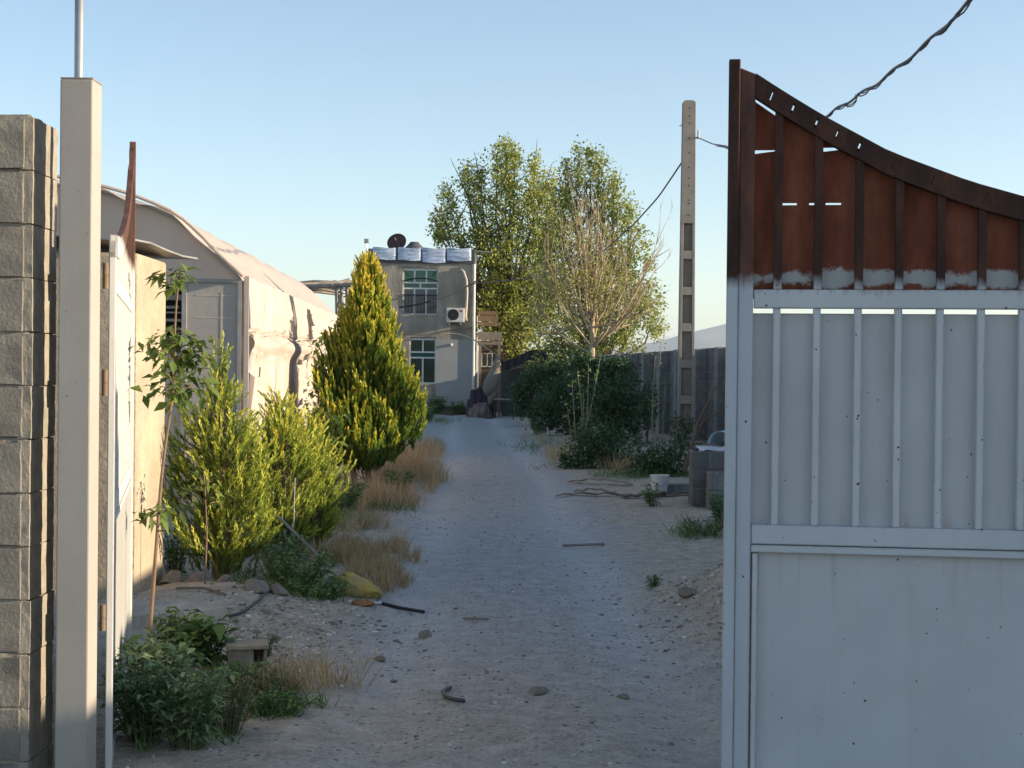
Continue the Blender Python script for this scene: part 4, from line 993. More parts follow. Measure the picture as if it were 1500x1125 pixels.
def cone_surface(prof, n_, seed, inner=.35):
    """points in a body of revolution prof [(z, r)]; returns points, outward directions, relative depth"""
    g = np.random.default_rng(seed); zs = np.array([p[0] for p in prof]); rs = np.array([p[1] for p in prof])
    cand = g.uniform(zs.min(), zs.max(), n_ * 6); rr = np.interp(cand, zs, rs); keep = g.random(len(cand)) < rr / rs.max() * .9 + .05
    z = cand[keep][:n_]; r = np.interp(z, zs, rs); a = g.random(len(z)) * 6.283
    lump = 1 + .22 * np.sin(a * 3 + z * 4.1 + seed) + .16 * np.sin(a * 7 + z * 9) 
    q = inner + (1 - inner) * g.random(len(z)) ** .5
    return np.stack([np.cos(a) * r * q * lump, np.sin(a) * r * q * lump, z], 1), np.stack([np.cos(a), np.sin(a), np.zeros_like(a)], 1), q
def conifer(name, label, px, py_base, d, prof, n_, Lr, nb, bl, bw, mat, seed, upw, lean=(0, 0), tip_add=0.0, trunks=((0, 0),), tr=.05, top_z=None, spread=.75, tscale=.55):
    q = at(px, py_base, d); z0 = gz(q.x, d)
    t = thing(name, label, 'shrub' if 'juniper' in name else 'tree', (q.x, d, z0))
    P, O, dep = cone_surface(prof, n_, seed); g = np.random.default_rng(seed + 1)
    P = P + np.array([lean[0], lean[1], 0])[None] * P[:, 2:3]
    A = O * g.uniform(.25, .9, (len(P), 1)) + np.array([0, 0, upw])[None] + g.normal(size=P.shape) * .25
    Ls = g.uniform(Lr[0], Lr[1], len(P))
    V, Qq, tv = shoot_np(P - unit(A) * Ls[:, None] * .5, A, Ls, nb, bl, bw, seed, spread)
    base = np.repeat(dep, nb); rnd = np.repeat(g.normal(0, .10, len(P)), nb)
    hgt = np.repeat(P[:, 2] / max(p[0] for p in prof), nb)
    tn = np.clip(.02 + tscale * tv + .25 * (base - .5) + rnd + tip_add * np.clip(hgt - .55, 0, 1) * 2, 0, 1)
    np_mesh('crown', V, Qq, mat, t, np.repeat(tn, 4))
    m = MB(); H = max(p[0] for p in prof)
    for k, (dx, dy) in enumerate(trunks):
        m.tube([(dx * .6, dy * .6, -.1), (dx, dy, .3), (dx * .6 + lean[0] * H * .5, dy * .6, H * .5), (lean[0] * H * .9, lean[1] * H * .9, H * .9)], [tr, tr * .9, tr * .6, .008], 7)
    for k in range(0, len(P), max(1, len(P) // 160)):
        s0 = Vector((lean[0] * P[k][2], lean[1] * P[k][2], max(.1, P[k][2] - .25))); m.tube([s0, s0.lerp(Vector(P[k]), .6), Vector(P[k])], [tr * .22, tr * .16, .003], 4)
    m.build('trunk', M['stem'], t)
    return t
# tall golden cypress beside the lane
sc_ = 19.7 / F
cp_prof = [(.28, .18), (.42, .42), (.65, .60), (.95, .67), (1.3, .63), (1.65, .52), (2.05, .38), (2.45, .25), (2.8, .14), (2.95, .08), (3.02, .02)]
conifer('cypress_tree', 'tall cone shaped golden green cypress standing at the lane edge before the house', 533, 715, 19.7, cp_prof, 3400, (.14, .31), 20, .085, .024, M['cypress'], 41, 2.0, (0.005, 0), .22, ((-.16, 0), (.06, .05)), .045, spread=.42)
j1 = [(.12, .2), (.3, .32), (.75, .35), (1.0, .28), (1.18, .15), (1.38, .06), (1.56, .03), (1.64, .01)]
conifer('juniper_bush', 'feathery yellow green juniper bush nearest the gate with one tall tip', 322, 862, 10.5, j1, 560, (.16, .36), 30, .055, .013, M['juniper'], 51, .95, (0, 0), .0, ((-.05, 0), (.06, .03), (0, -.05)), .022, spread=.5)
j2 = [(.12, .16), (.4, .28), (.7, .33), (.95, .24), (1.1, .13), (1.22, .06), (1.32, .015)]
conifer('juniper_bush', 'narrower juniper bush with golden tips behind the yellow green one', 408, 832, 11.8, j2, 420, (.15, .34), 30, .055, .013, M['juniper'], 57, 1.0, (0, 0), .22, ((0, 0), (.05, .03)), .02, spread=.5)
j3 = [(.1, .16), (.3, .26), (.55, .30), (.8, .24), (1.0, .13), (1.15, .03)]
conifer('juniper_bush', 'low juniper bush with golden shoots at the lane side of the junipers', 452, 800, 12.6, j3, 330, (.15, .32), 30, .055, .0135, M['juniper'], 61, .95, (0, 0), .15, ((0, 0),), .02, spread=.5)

# ------------------------------------------------------------------ broad-leaved plants
def leaf2(P, A, N, L, Wd, bend):
    """longer leaves of two rhombs, the tip bending down"""
    A = unit(A); N = unit(N - A * np.sum(A * N, 1, keepdims=True)); Sd = np.cross(A, N)
    L = L[:, None]; Wd = Wd[:, None]; b = bend[:, None]
    m1 = P + A * L * .5 - np.array([0, 0, 1])[None] * b * L * .15; tip = P + A * L * .92 - np.array([0, 0, 1])[None] * b * L * .6
    e = N * Wd * .18
    V = np.stack([P, m1 + Sd * Wd * .5 + e, m1, m1 - Sd * Wd * .5 + e, tip], 1); n_ = len(P)
    q = np.array([[0, 1, 2], [0, 2, 3], [2, 1, 4], [2, 4, 3]])
    return V.reshape(-1, 3), (q[None] + (np.arange(n_) * 5)[:, None, None]).reshape(-1, 3)
def sapling(name, label, cat, stem_px, d, clusters, nleaf, ll, mat, seed, r0=.012, sig=.04):
    g = random.Random(seed); gn = np.random.default_rng(seed)
    pts = [at(x, y, d) for x, y in stem_px]; b = pts[0].copy(); b.z = gz(b.x, d); pts[0].z = b.z - .05
    t = thing(name, label, cat, b)
    m = MB(); sp2 = smooth_pts([p - b for p in pts], 36); m.tube(sp2, list(np.linspace(r0, .004, 36)), 7)
    Ps = []; As = []
    for (cx, cy) in clusters:
        c = at(cx, cy, d + g.uniform(-.12, .12)) - b
        i = int(np.argmin(np.abs(sp2[:, 2] - (c.z - .04)))); s0 = Vector(sp2[i])
        tw = [s0, s0.lerp(c, .5) + Vector((0, 0, .02)), c]; m.tube(tw, [.0045, .003, .0015], 5)
        for k in range(nleaf):
            s = g.uniform(.35, 1.05); q = s0.lerp(c, s); out = (c - s0); out.z *= .3; out = out.normalized() if out.length > 1e-4 else Vector((1, 0, 0))
            a = out * .5 + Vector((g.uniform(-1, 1), g.uniform(-1, 1), g.uniform(-.7, .35))); Ps.append(q + Vector((g.gauss(0, sig), g.gauss(0, sig), g.gauss(0, sig * .6)))); As.append(a)
    P = np.array([tuple(p) for p in Ps]); A = np.array([tuple(a) for a in As]); n_ = len(P)
    L = gn.uniform(ll * .6, ll * 1.2, n_)
    V, Qq = leaf2(P, A, np.tile([[0, 0, 1.]], (n_, 1)) + gn.normal(size=(n_, 3)) * .35, L, L * gn.uniform(.38, .5, n_), gn.uniform(.2, 1.0, n_))
    np_mesh('leaves', V, Qq, mat, t, np.repeat(np.clip(gn.normal(.5, .25, n_), 0, 1), 5))
    m.build('stem', M['stem'], t, 0, True)
    return t
sapling('sapling', 'slender young tree with drooping leaves in front of the plastered shed', 'tree', [(214, 994), (219, 930), (226, 840), (232, 760), (236, 700), (246, 625), (256, 560), (256, 480), (259, 430), (265, 390)], 7.4,
        [(232, 402), (248, 408), (268, 398), (240, 485), (215, 505), (228, 512), (250, 500), (268, 490), (282, 492), (300, 506), (305, 520), (245, 525), (262, 525), (278, 520), (240, 545), (258, 548), (285, 540), (232, 565), (262, 572), (285, 562), (296, 566), (268, 585), (225, 745), (210, 752), (242, 748)], 13, .088, M['sapling'], 71)
sapling('sapling', 'short leafy shoot with pale hanging leaves among the juniper twigs', 'plant', [(300, 850), (303, 780), (300, 710), (298, 690)], 9.6, [(288, 700), (272, 712), (310, 705), (325, 722), (300, 695), (280, 725), (318, 735)], 6, .075, M['sapling'], 73, .007)
sapling('walnut_bush', 'broad leaved walnut bush between the junipers and the cypress', 'shrub', [(470, 790), (470, 720), (466, 660), (462, 610)], 14.0,
        [(450, 600), (465, 590), (480, 605), (490, 630), (478, 640), (455, 630), (440, 610), (485, 655), (465, 660), (495, 690), (475, 690), (445, 660), (488, 640)], 12, .11, M['sapling'], 75, .014, .07)
sapling('leafy_bush', 'tall light green leafy bush between the tunnel and the cypress', 'shrub', [(488, 740), (488, 650), (490, 570), (490, 500)], 21.5,
        [(490, 480), (478, 495), (500, 490), (470, 515), (488, 510), (505, 520), (472, 540), (490, 545), (470, 570), (485, 580), (475, 605), (462, 560), (500, 560)], 26, .13, M['sapling'], 77, .02, .12)

def shrub(label, px, py, d, clumps, mat, per, seed, L0=.05, L1=.10, sig=.10, ncl=40, r0=.025, w=.5, name='shrub', group='dark shrubs along the block wall'):
    b = at(px, py, d); b.z = gz(b.x, d)
    t = thing(name, label, 'shrub', b, 0, group)
    cw = [pxclump(*c, d) for c in clumps]
    V, Qq, tn = crown_np([(Vector(c) - b, r, k) for c, r, k in cw], per, ncl, sig, L0, L1, w, seed)
    keep = V.reshape(-1, 4, 3)[:, :, 2].min(1) > -.02; V = V.reshape(-1, 4, 3)[keep].reshape(-1, 3); tn = tn.reshape(-1, 4)[keep].ravel(); Qq = np.arange(len(V)).reshape(-1, 4)
    np_mesh('foliage', V, Qq, mat, t, tn)
    limb_tree(Vector((0, 0, -.08)), [Vector(c) - b for c, r, k in cw], r0, seed, jit=.06, twigs=2).build('stems', M['bark'], t)
    return t
SH = [('large dark shrub beside the tarpaulin shelter at the far end of the wall', 782, 612, 44, [(770, 565, 22, 26), (795, 560, 30, 30), (760, 590, 16, 20), (785, 595, 30, 18), (815, 550, 26, 24)], 2200),
      ('dark shrub under the bare tree, half hidden by paler stems', 830, 640, 37, [(815, 590, 36, 34), (845, 575, 34, 32), (870, 570, 30, 34), (800, 620, 26, 18), (840, 620, 34, 20)], 2000),
      ('tall dark shrub in front of the wall between the bare tree and the pole', 905, 655, 32, [(885, 590, 30, 36), (915, 580, 26, 30), (905, 625, 34, 30), (935, 600, 20, 34)], 1900),
      ('low rounded shrub bulging over the lane edge by the fallen planks', 858, 690, 24, [(850, 662, 26, 24), (880, 655, 34, 30), (905, 668, 34, 24), (835, 675, 16, 14), (868, 640, 22, 16)], 1700),
      ('bushy dark shrub just left of the white bucket', 955, 700, 22, [(940, 672, 24, 26), (970, 668, 26, 28), (985, 690, 22, 22), (955, 690, 26, 14), (998, 665, 16, 20)], 1600),
      ('small leafy bush at the foot of the utility pole', 998, 655, 27, [(990, 628, 16, 14), (1010, 622, 18, 10), (1000, 640, 18, 12)], 1100),
      ('dark leafy shrub against the wall directly right of the bare tree trunk', 895, 640, 34.5, [(880, 560, 26, 24), (905, 555, 22, 22), (895, 590, 30, 30), (850, 540, 26, 22), (905, 535, 26, 18), (875, 535, 24, 20)], 2300),
      ('thin shrub growing against the wall right of the bare tree', 948, 640, 33, [(945, 570, 14, 24), (950, 605, 18, 26)], 900)]
for k, (lb, px, py, d, c, per) in enumerate(SH):
    shrub(lb, px, py, d, c, M['shrub'], per, 100 + k, .05 * d / 28, .10 * d / 28, .09, 45)
# tall pale-stemmed weeds in front of the shrubs
def stems_plant(label, px, py, d, tops, seed, group):
    g = random.Random(seed); b = at(px, py, d); b.z = gz(b.x, d); t = thing('tall_weed', label, 'plant', b, 0, group); m = MB(); Ps = []; As = []
    for (tx, ty) in tops:
        e = at(tx, ty, d + g.uniform(-.2, .2)) - b; s = Vector((g.uniform(-.15, .15), g.uniform(-.1, .1), -.03))
        pts = smooth_pts([s, s.lerp(e, .5) + Vector((g.uniform(-.05, .05), 0, 0)), e], 14); m.tube(pts, list(np.linspace(.016, .004, 14)), 5)
        for q in pts[4:]:
            for _ in range(3): Ps.append(tuple(Vector(q) + Vector((g.gauss(0, .05), g.gauss(0, .05), g.gauss(0, .04))))); As.append((g.uniform(-1, 1), g.uniform(-1, 1), g.uniform(-.3, .6)))
    n_ = len(Ps); gn = np.random.default_rng(seed); V, Qq = blades(np.array(Ps), np.array(As), gn.normal(size=(n_, 3)) + np.array([0, 0, 1]), gn.uniform(.05, .12, n_), gn.uniform(.025, .05, n_))
    m.build('stems', M['wood'], t); np_mesh('leaves', V, Qq, M['weed2'], t, np.repeat(gn.random(n_), 4))
stems_plant('clump of tall pale weed stems leaning over the low rounded shrub', 843, 660, 27, [(838, 560), (846, 545), (855, 570), (862, 535), (880, 520), (830, 590)], 3, 'tall pale weeds')
stems_plant('thin pale weed stems against the block piers left of the pole', 965, 640, 29, [(960, 520), (968, 500), (975, 555), (957, 560)], 4, 'tall pale weeds')
# bare crooked branches leaning on the blocks
g = random.Random(9); b = at(1008, 690, 20.5); b.z = gz(b.x, 20.5)
t = thing('dead_branch', 'dark crooked dead branch leaning beside the stacked concrete blocks', 'branch', b); m = MB()
for line, r_ in [([(1003, 690), (1010, 664), (1018, 640), (1022, 618), (1040, 585), (1050, 566)], .03), ([(1022, 627), (1038, 612), (1062, 600)], .02), ([(1018, 640), (1030, 618), (1034, 606)], .014), ([(994, 610), (991, 640), (994, 670)], .014), ([(1008, 656), (1030, 659), (1060, 660)], .012)]:
    m.tube([at(x, y, 20.5 + g.uniform(-.05, .05)) - b for x, y in line], list(np.linspace(r_, r_ * .4, len(line))), 6)
m.build('limbs', M['bark'], t)

# ------------------------------------------------------------------ stacked blocks, bucket, boards (right of the lane)
def hollow_block(name, label, loc, rz, dims, group=None, mat='block_pier', upright=False):
    t = thing(name, label, 'concrete block', loc, rz, group); a, b, c = dims; w = .035; m = MB()
    m.box(-a / 2, a / 2, -b / 2, -b / 2 + w, 0, c); m.box(-a / 2, a / 2, b / 2 - w, b / 2, 0, c)
    for x in (-a / 2, -w / 2, a / 2 - w): m.box(x + .0005, x + w - .0005, -b / 2 + w, b / 2 - w, 0.002, c - .002)
    m.build('shell', M[mat], t, .004)
    MB().box(-a / 2 + w, a / 2 - w, -b / 2 + w, b / 2 - w, .004, .02).build('floor_web', M[mat], t)
    return t
bd = 17.3
x0 = at(1012, 745, bd).x; x1 = at(1058, 745, bd).x
st = [('lowest broad grey block of the stack beside the gate edge', x0 + .20, bd, 0), ('middle grey block of the stack beside the gate edge', x0 + .205, bd + .01, .212), ('top grey block of the stack under the white cloth', x0 + .2, bd, .424)]
for lb, x, y, z in st: hollow_block('concrete_block', lb, (x, y, gz(x, y) + z), R(random.uniform(-3, 3)), (.42, .4, .21), 'stacked concrete blocks', 'block_wall')
x = at(1050, 745, 16.9).x
hollow_block('concrete_block', 'pale block standing in front of the block stack, lower of two', (x, 16.9, gz(x, 16.9)), R(4), (.2, .3, .22), 'stacked concrete blocks', 'block_pier')
hollow_block('concrete_block', 'pale block on top of the one before the block stack', (x, 16.9, gz(x, 16.9) + .222), R(1), (.2, .3, .2), 'stacked concrete blocks', 'block_pier')
q = at(1052, 640, 17.8)
U, Vv = np.meshgrid(np.linspace(R(-15), R(185), 24), np.linspace(0, .85, 8)); rr_ = .135
o = gridmesh('curved_sheet', q.x - .02 + rr_ * np.cos(U) + Vv * .35, q.y - .3 + Vv * .9, q.z - .06 + rr_ * np.sin(U), M['bluetin']); sm = o.modifiers.new('solid', 'SOLIDIFY'); sm.thickness = .006
tag(o, 'pale blue curved tin sheet lying behind the stacked blocks', 'metal sheet')
for k, (dx, dz) in enumerate([(0, 0)]):
    hollow_block('concrete_block', 'grey block under the pale blue tin sheet on the far side of the stack', (q.x + .12, q.y + .1, gz(q.x, q.y) - .0), 0, (.4, .3, q.z - .2), 'stacked concrete blocks', 'block_wall')
q = at(1043, 664, bd - .05)
U, Vv = np.meshgrid(np.linspace(-.17, .2, 26), np.linspace(-.2, .2, 20))
o = gridmesh('white_cloth', q.x + U, bd + Vv, gz(q.x, bd) + .424 + .215 + .035 * fbm(U * 14, Vv * 14, 3, 5) - .6 * np.clip(-Vv - .16, 0, 1) + .02, M['whitecloth']); sm = o.modifiers.new('solid', 'SOLIDIFY'); sm.thickness = .008
tag(o, 'crumpled white cloth lying on top of the block stack', 'cloth')
q = at(966, 732, 18.6); zb = gz(q.x, 18.6)
t = thing('bucket', 'white plastic bucket standing by the fallen boards', 'bucket', (q.x, 18.6, zb))
m = MB(); m.lathe([(0, .012), (.085, .012), (.085, 0), (.09, 0), (.118, .25), (.124, .25), (.124, .262), (.112, .262), (.084, .02), (0, .02)], (0, 0, 0), 22); m.build('body', M['white_plastic'], t, 0, False)
m = MB(); m.tube([(.12 * math.cos(a), -.02 - .10 * math.sin(a), .24 - .1 * math.sin(a)) for a in np.linspace(0, math.pi, 14)], .004, 5); m.build('handle', M['galv'], t)
def board(label, p0, p1, d0, d1, w, th, mat, name='wooden_board', cat='board', bow=.0):
    a = at(*p0, d0); b = at(*p1, d1); a.z = gz(a.x, a.y) + .015; b.z = gz(b.x, b.y) + .02
    t_ = (b - a); L = t_.length; n_ = 10; m = MB(); s = Vector((-t_.y, t_.x, 0)).normalized() * w / 2; vs = []; fs = []
    for i in range(n_ + 1):
        c = a + t_ * i / n_; c.z = max(gz(c.x, c.y) + .012, c.z) + bow * math.sin(i / n_ * 3.14) + .012 * math.sin(i * 2.3)
        for q in (-s, s): vs += [c + q * (1 + .1 * math.sin(i * 1.7)), c + q * (1 + .1 * math.sin(i * 1.7)) + Vector((0, 0, th))]
    for i in range(n_):
        k = i * 4; fs += [(k, k + 4, k + 6, k + 2), (k + 1, k + 3, k + 7, k + 5), (k, k + 1, k + 5, k + 4), (k + 2, k + 6, k + 7, k + 3)]
    fs += [(0, 2, 3, 1), (n_ * 4, n_ * 4 + 1, n_ * 4 + 3, n_ * 4 + 2)]
    m.add(vs, fs); return tag(m.build(name, mat, None), label, cat, 'old boards lying by the lane')
board('grey weathered board nearest the rounded shrub', (834, 704), (925, 714), 20.9, 20.2, .09, .014, M['wood'], bow=.05)
board('long dark board lying lowest by the lane edge', (815, 733), (935, 738), 18.9, 18.5, .07, .014, M['bark'], bow=.02)
board('pale split board resting on the long dark one', (842, 730), (905, 738), 19.1, 18.6, .05, .014, M['kerb'], bow=.05)
board('dark board running under the white bucket to the blocks', (912, 742), (1010, 734), 18.4, 18.5, .16, .02, M['bark'], bow=.02)
q = at(990, 725, 18.9)
MBt = MB(); MBt.box(-.22, .22, -.1, .1, 0, .13); o = MBt.build('flat_block', M['block_pier'], None, .01); o.location = (q.x + .05, 18.9, gz(q.x, 18.9) + .0); o.rotation_euler.z = .2
tag(o, 'flat grey block lying between the bucket and the stack', 'concrete block')

# ------------------------------------------------------------------ left verge: block, slab, poles, sacks
q = at(362, 990, 7.55); zb = gz(q.x, 7.55)
t = thing('hollow_block', 'broken hollow concrete block among the weeds by the gate', 'concrete block', (q.x, 7.55, zb), R(12)); m = MB()
m.box(-.10, .03, -.075, .08, -.03, .12); m.box(.08, .098, -.07, .08, -.03, .12); m.box(.0305, .0795, .05, .08, -.03, .12); m.build('shell', M['block'], t, .005)
MB().box(-.11, .105, -.085, .09, .1205, .145).build('top_face', M['mortar'], t, .006)
U, Vv = np.meshgrid(np.linspace(-1, 1, 40), np.linspace(0, 1, 8))
q = at(232, 925, 8.6)
o = MB()
ring = [(.36 * math.cos(a) * (1 + .12 * math.sin(3 * a)), .30 * math.sin(a) * (1 + .1 * math.cos(2 * a)) ) for a in np.linspace(0, 2 * math.pi, 28, endpoint=False)]
n_ = len(ring); vs = [(x, y, .05 + .01 * math.sin(x * 9)) for x, y in ring] + [(x * 1.06, y * 1.06, -.03) for x, y in ring] + [(x * .7, y * .7, .062) for x, y in ring] + [(x * .35, y * .35, .07) for x, y in ring]
fs = [(i, n_ + i, n_ + (i + 1) % n_, (i + 1) % n_)[::-1] for i in range(n_)] + [(i, (i + 1) % n_, 2 * n_ + (i + 1) % n_, 2 * n_ + i) for i in range(n_)] + [(2 * n_ + i, 2 * n_ + (i + 1) % n_, 3 * n_ + (i + 1) % n_, 3 * n_ + i) for i in range(n_)] + [tuple(range(3 * n_, 4 * n_))]
o.add(vs, fs); o = o.build('stone_slab', M['slabstone'], None); o.location = (q.x, 8.6, gz(q.x, 8.6)); tag(o, 'flat pale stone slab lying at the foot of the slender sapling', 'stone slab')
def rock(px, py, d, r, label, sq=(1, 1, .7), seed=0, group='loose stones by the lane', mat='stone', name='stone'):
    q = at(px, py, d); bm = bmesh.new(); bmesh.ops.create_icosphere(bm, subdivisions=3, radius=1)
    g = random.Random(seed); pl_ = [(Vector((g.uniform(-1, 1), g.uniform(-1, 1), g.uniform(-.6, 1))).normalized(), g.uniform(.55, .8)) for _ in range(8)]
    for v in bm.verts:
        for n_, o_ in pl_:
            e = v.co.dot(n_) - o_
            if e > 0: v.co -= n_ * e
        v.co += v.co.normalized() * (float(fbm(v.co.x * 3 + seed, v.co.y * 3 + v.co.z * 2, 3, seed)) - .5) * .12
        v.co = Vector((v.co.x * sq[0], v.co.y * sq[1], v.co.z * sq[2])) * r
    me = bpy.data.meshes.new(name); bm.to_mesh(me); bm.free(); o = link_mesh(name, me, M[mat]); o.location = (q.x, q.y, gz(q.x, q.y) + r * sq[2] * .35); o.rotation_euler.z = seed * 1.3
    return tag(o, label, 'stone', group)
rock(250, 862, 10.1, .11, 'angular grey stone against the foot of the shed wall', (1.2, .8, .7), 1)
rock(285, 868, 10.0, .06, 'small round stone beside the angular grey one', (1, 1, .8), 2)
rock(330, 872, 9.9, .055, 'small stone at the foot of the nearest juniper', (1.3, .8, .7), 3)
rock(372, 892, 9.5, .10, 'wide brown stone on the bare soil before the junipers', (1.4, 1, .6), 4)
rock(408, 886, 9.6, .07, 'grey stone between the brown stone and the white sack', (1, 1, .8), 5)
rock(622, 933, 8.8, .055, 'small square clod alone in the left wheel track', (1.1, .8, .7), 6)
rock(558, 972, 8.0, .035, 'reddish clod on the left side of the lane', (1.2, .9, .7), 7)
rock(790, 1012, 7.2, .05, 'pale flat stone in the middle of the near lane', (1.5, 1, .5), 8)
rock(912, 1022, 7.1, .03, 'dark pebble at the right of the near lane', (1.3, .9, .6), 9)
rock(1010, 872, 9.6, .07, 'pale stone on the gravel mound beside the gate', (1.2, .9, .6), 10)
rock(338, 1062, 6.6, .05, 'rounded pale stone among the nearest weeds', (1, 1, .8), 12)
def stick(label, pts, r_, mat, name='stick', cat='stick', group=None, ground=False):
    b = at(*pts[0]); P = []
    for p in pts:
        q = at(*p)
        if ground: q.z = gz(q.x, q.y) + r_ + .004
        P.append(q)
    b = P[0].copy(); m = MB(); pp = smooth_pts([q - b for q in P], 16) if len(P) > 2 else [q - b for q in P]
    m.tube(pp, r_, 8); o = m.build(name, mat, None, 0, True); o.location = b; return tag(o, label, cat, group)
stick('pale pole propped steeply from the juniper to the ground', [(396, 745, 11.0), (484, 832, 10.7)], .011, M['pipe_frame'], 'pole', 'pole', 'pale poles leaning by the junipers')
stick('pale pole lying low under the steeper pole', [(383, 793, 11.0), (430, 812, 10.85), (480, 828, 10.75)], .012, M['pipe_frame'], 'pole', 'pole', 'pale poles leaning by the junipers')
stick('thin upright grey cane standing between the two pale poles', [(429, 800, 11.2), (432, 700, 11.2)], .005, M['pipe_frame'], 'cane', 'cane')
stick('black stick lying on the lane beside the yellow sack', [(552, 878, 9.95), (585, 884, 9.85), (621, 891, 9.7)], .012, M['black_rubber'], ground=True)
stick('curved piece of old hose lying in the near lane', [(660, 1016, 7.25), (648, 1024, 7.15), (652, 1034, 7.0), (664, 1040, 6.95), (680, 1041, 6.92)], .010, M['grey_cable'], 'hose_piece', 'hose', ground=True)
stick('short dry twig on the lane beyond the clod', [(678, 910, 9.3), (716, 911, 9.28)], .007, M['wood'], 'twig', 'twig', ground=True)
stick('long dark twig lying in the shaded middle of the lane', [(824, 806, 13.4), (885, 802, 13.5)], .012, M['wood'], 'twig', 'twig', ground=True)
stick('thin brown branch lying on the soil behind the stone slab', [(258, 894, 9.3), (300, 895, 9.3), (330, 902, 9.1)], .008, M['stem'], 'twig', 'twig', ground=True)
stick('dark hose curving over the soil behind the hollow block', [(312, 925, 8.6), (350, 917, 8.75), (378, 903, 9.1), (388, 890, 9.4)], .009, M['grey_cable'], 'hose_piece', 'hose', ground=True)
def sack(label, px, py, d, rx, ry, rz_, rot, mat, seed, name='sack', cat='sack', tilt=0):
    q = at(px, py, d); U, Vv = np.meshgrid(np.linspace(0, 2 * np.pi, 36), np.linspace(0, np.pi, 18)); k = 1 + .35 * (fbm(np.cos(U) * 2.6 + seed, np.sin(U) * 2.6 + Vv * 3.5, 4, seed) - .5) * 1.6
    ce = np.sign(np.cos(Vv)) * np.abs(np.cos(Vv)) ** .8
    o = gridmesh(name, rx * ce * k, ry * np.sin(Vv) * np.cos(U) * k * (1 - .25 * ce), rz_ * np.sin(Vv) * np.sin(U) * k * (1 - .3 * ce), mat)
    o.location = (q.x, q.y, gz(q.x, q.y) + rz_ * .55); o.rotation_euler = (0, tilt, rot); return tag(o, label, cat)
sack('faded yellow sack slumped at the lane edge', 526, 872, 10.2, .16, .09, .085, R(-12), M['yellow'], 3, tilt=R(12))
sack('grimy white sack lying in weeds beside the yellow one', 468, 868, 10.3, .17, .06, .045, R(-14), M['whitecloth'], 5, tilt=R(6))
sack('orange brown rag on the ground just before the yellow sack', 532, 896, 9.75, .07, .05, .025, R(10), M['orange'], 7, 'rag', 'rag')
stick('pale strip of plastic curling from under the yellow sack', [(560, 880, 9.95), (552, 888, 9.85), (540, 893, 9.75), (522, 894, 9.75)], .011, M['whitecloth'], 'plastic_strip', 'plastic strip', ground=True)

# ------------------------------------------------------------------ weeds and grasses
def weed(label, px, py, d, h, spread, nst, lpb, ll, lw, mat, seed, group='green weeds by the gate', name='weed', broad=False, stemm='weed_stem'):
    g = np.random.default_rng(seed); q = at(px, py, d); b = Vector((q.x, d, gz(q.x, d))); t = thing(name, label, 'weed', b, 0, group); m = MB(); Ps = []; As = []
    for s in range(nst):
        a = g.random() * 6.28; r_ = spread * math.sqrt(g.random()); hh = h * g.uniform(.55, 1.05)
        p0 = Vector((math.cos(a) * r_ * .35, math.sin(a) * r_ * .35, -.02)); p2 = Vector((math.cos(a) * r_, math.sin(a) * r_, hh)); p1 = p0.lerp(p2, .5) + Vector((0, 0, hh * .15))
        m.tube([p0, p1, p2], [.004, .003, .0015], 4)
        for k in range(lpb):
            u = .12 + .88 * (k + g.random()) / lpb; c = p0.lerp(p1, u * 2) if u < .5 else p1.lerp(p2, u * 2 - 1); an = k * 2.4 + g.random()
            Ps.append(tuple(c)); As.append((math.cos(an), math.sin(an), g.uniform(.0, .9)))
    P = np.array(Ps); A = np.array(As); n_ = len(P); L = g.uniform(ll * .6, ll * 1.25, n_)
    N = np.tile([[0, 0, 1.]], (n_, 1)) + g.normal(size=(n_, 3)) * .3
    V, Qq = leaf2(P, A, N, L, L * lw * g.uniform(.8, 1.2, n_), g.uniform(.1, .9, n_))
    np_mesh('leaves', V, Qq, mat, t, np.repeat(np.clip(g.normal(.5, .25, n_), 0, 1), 5)); m.build('stems', M[stemm], t)
    return t
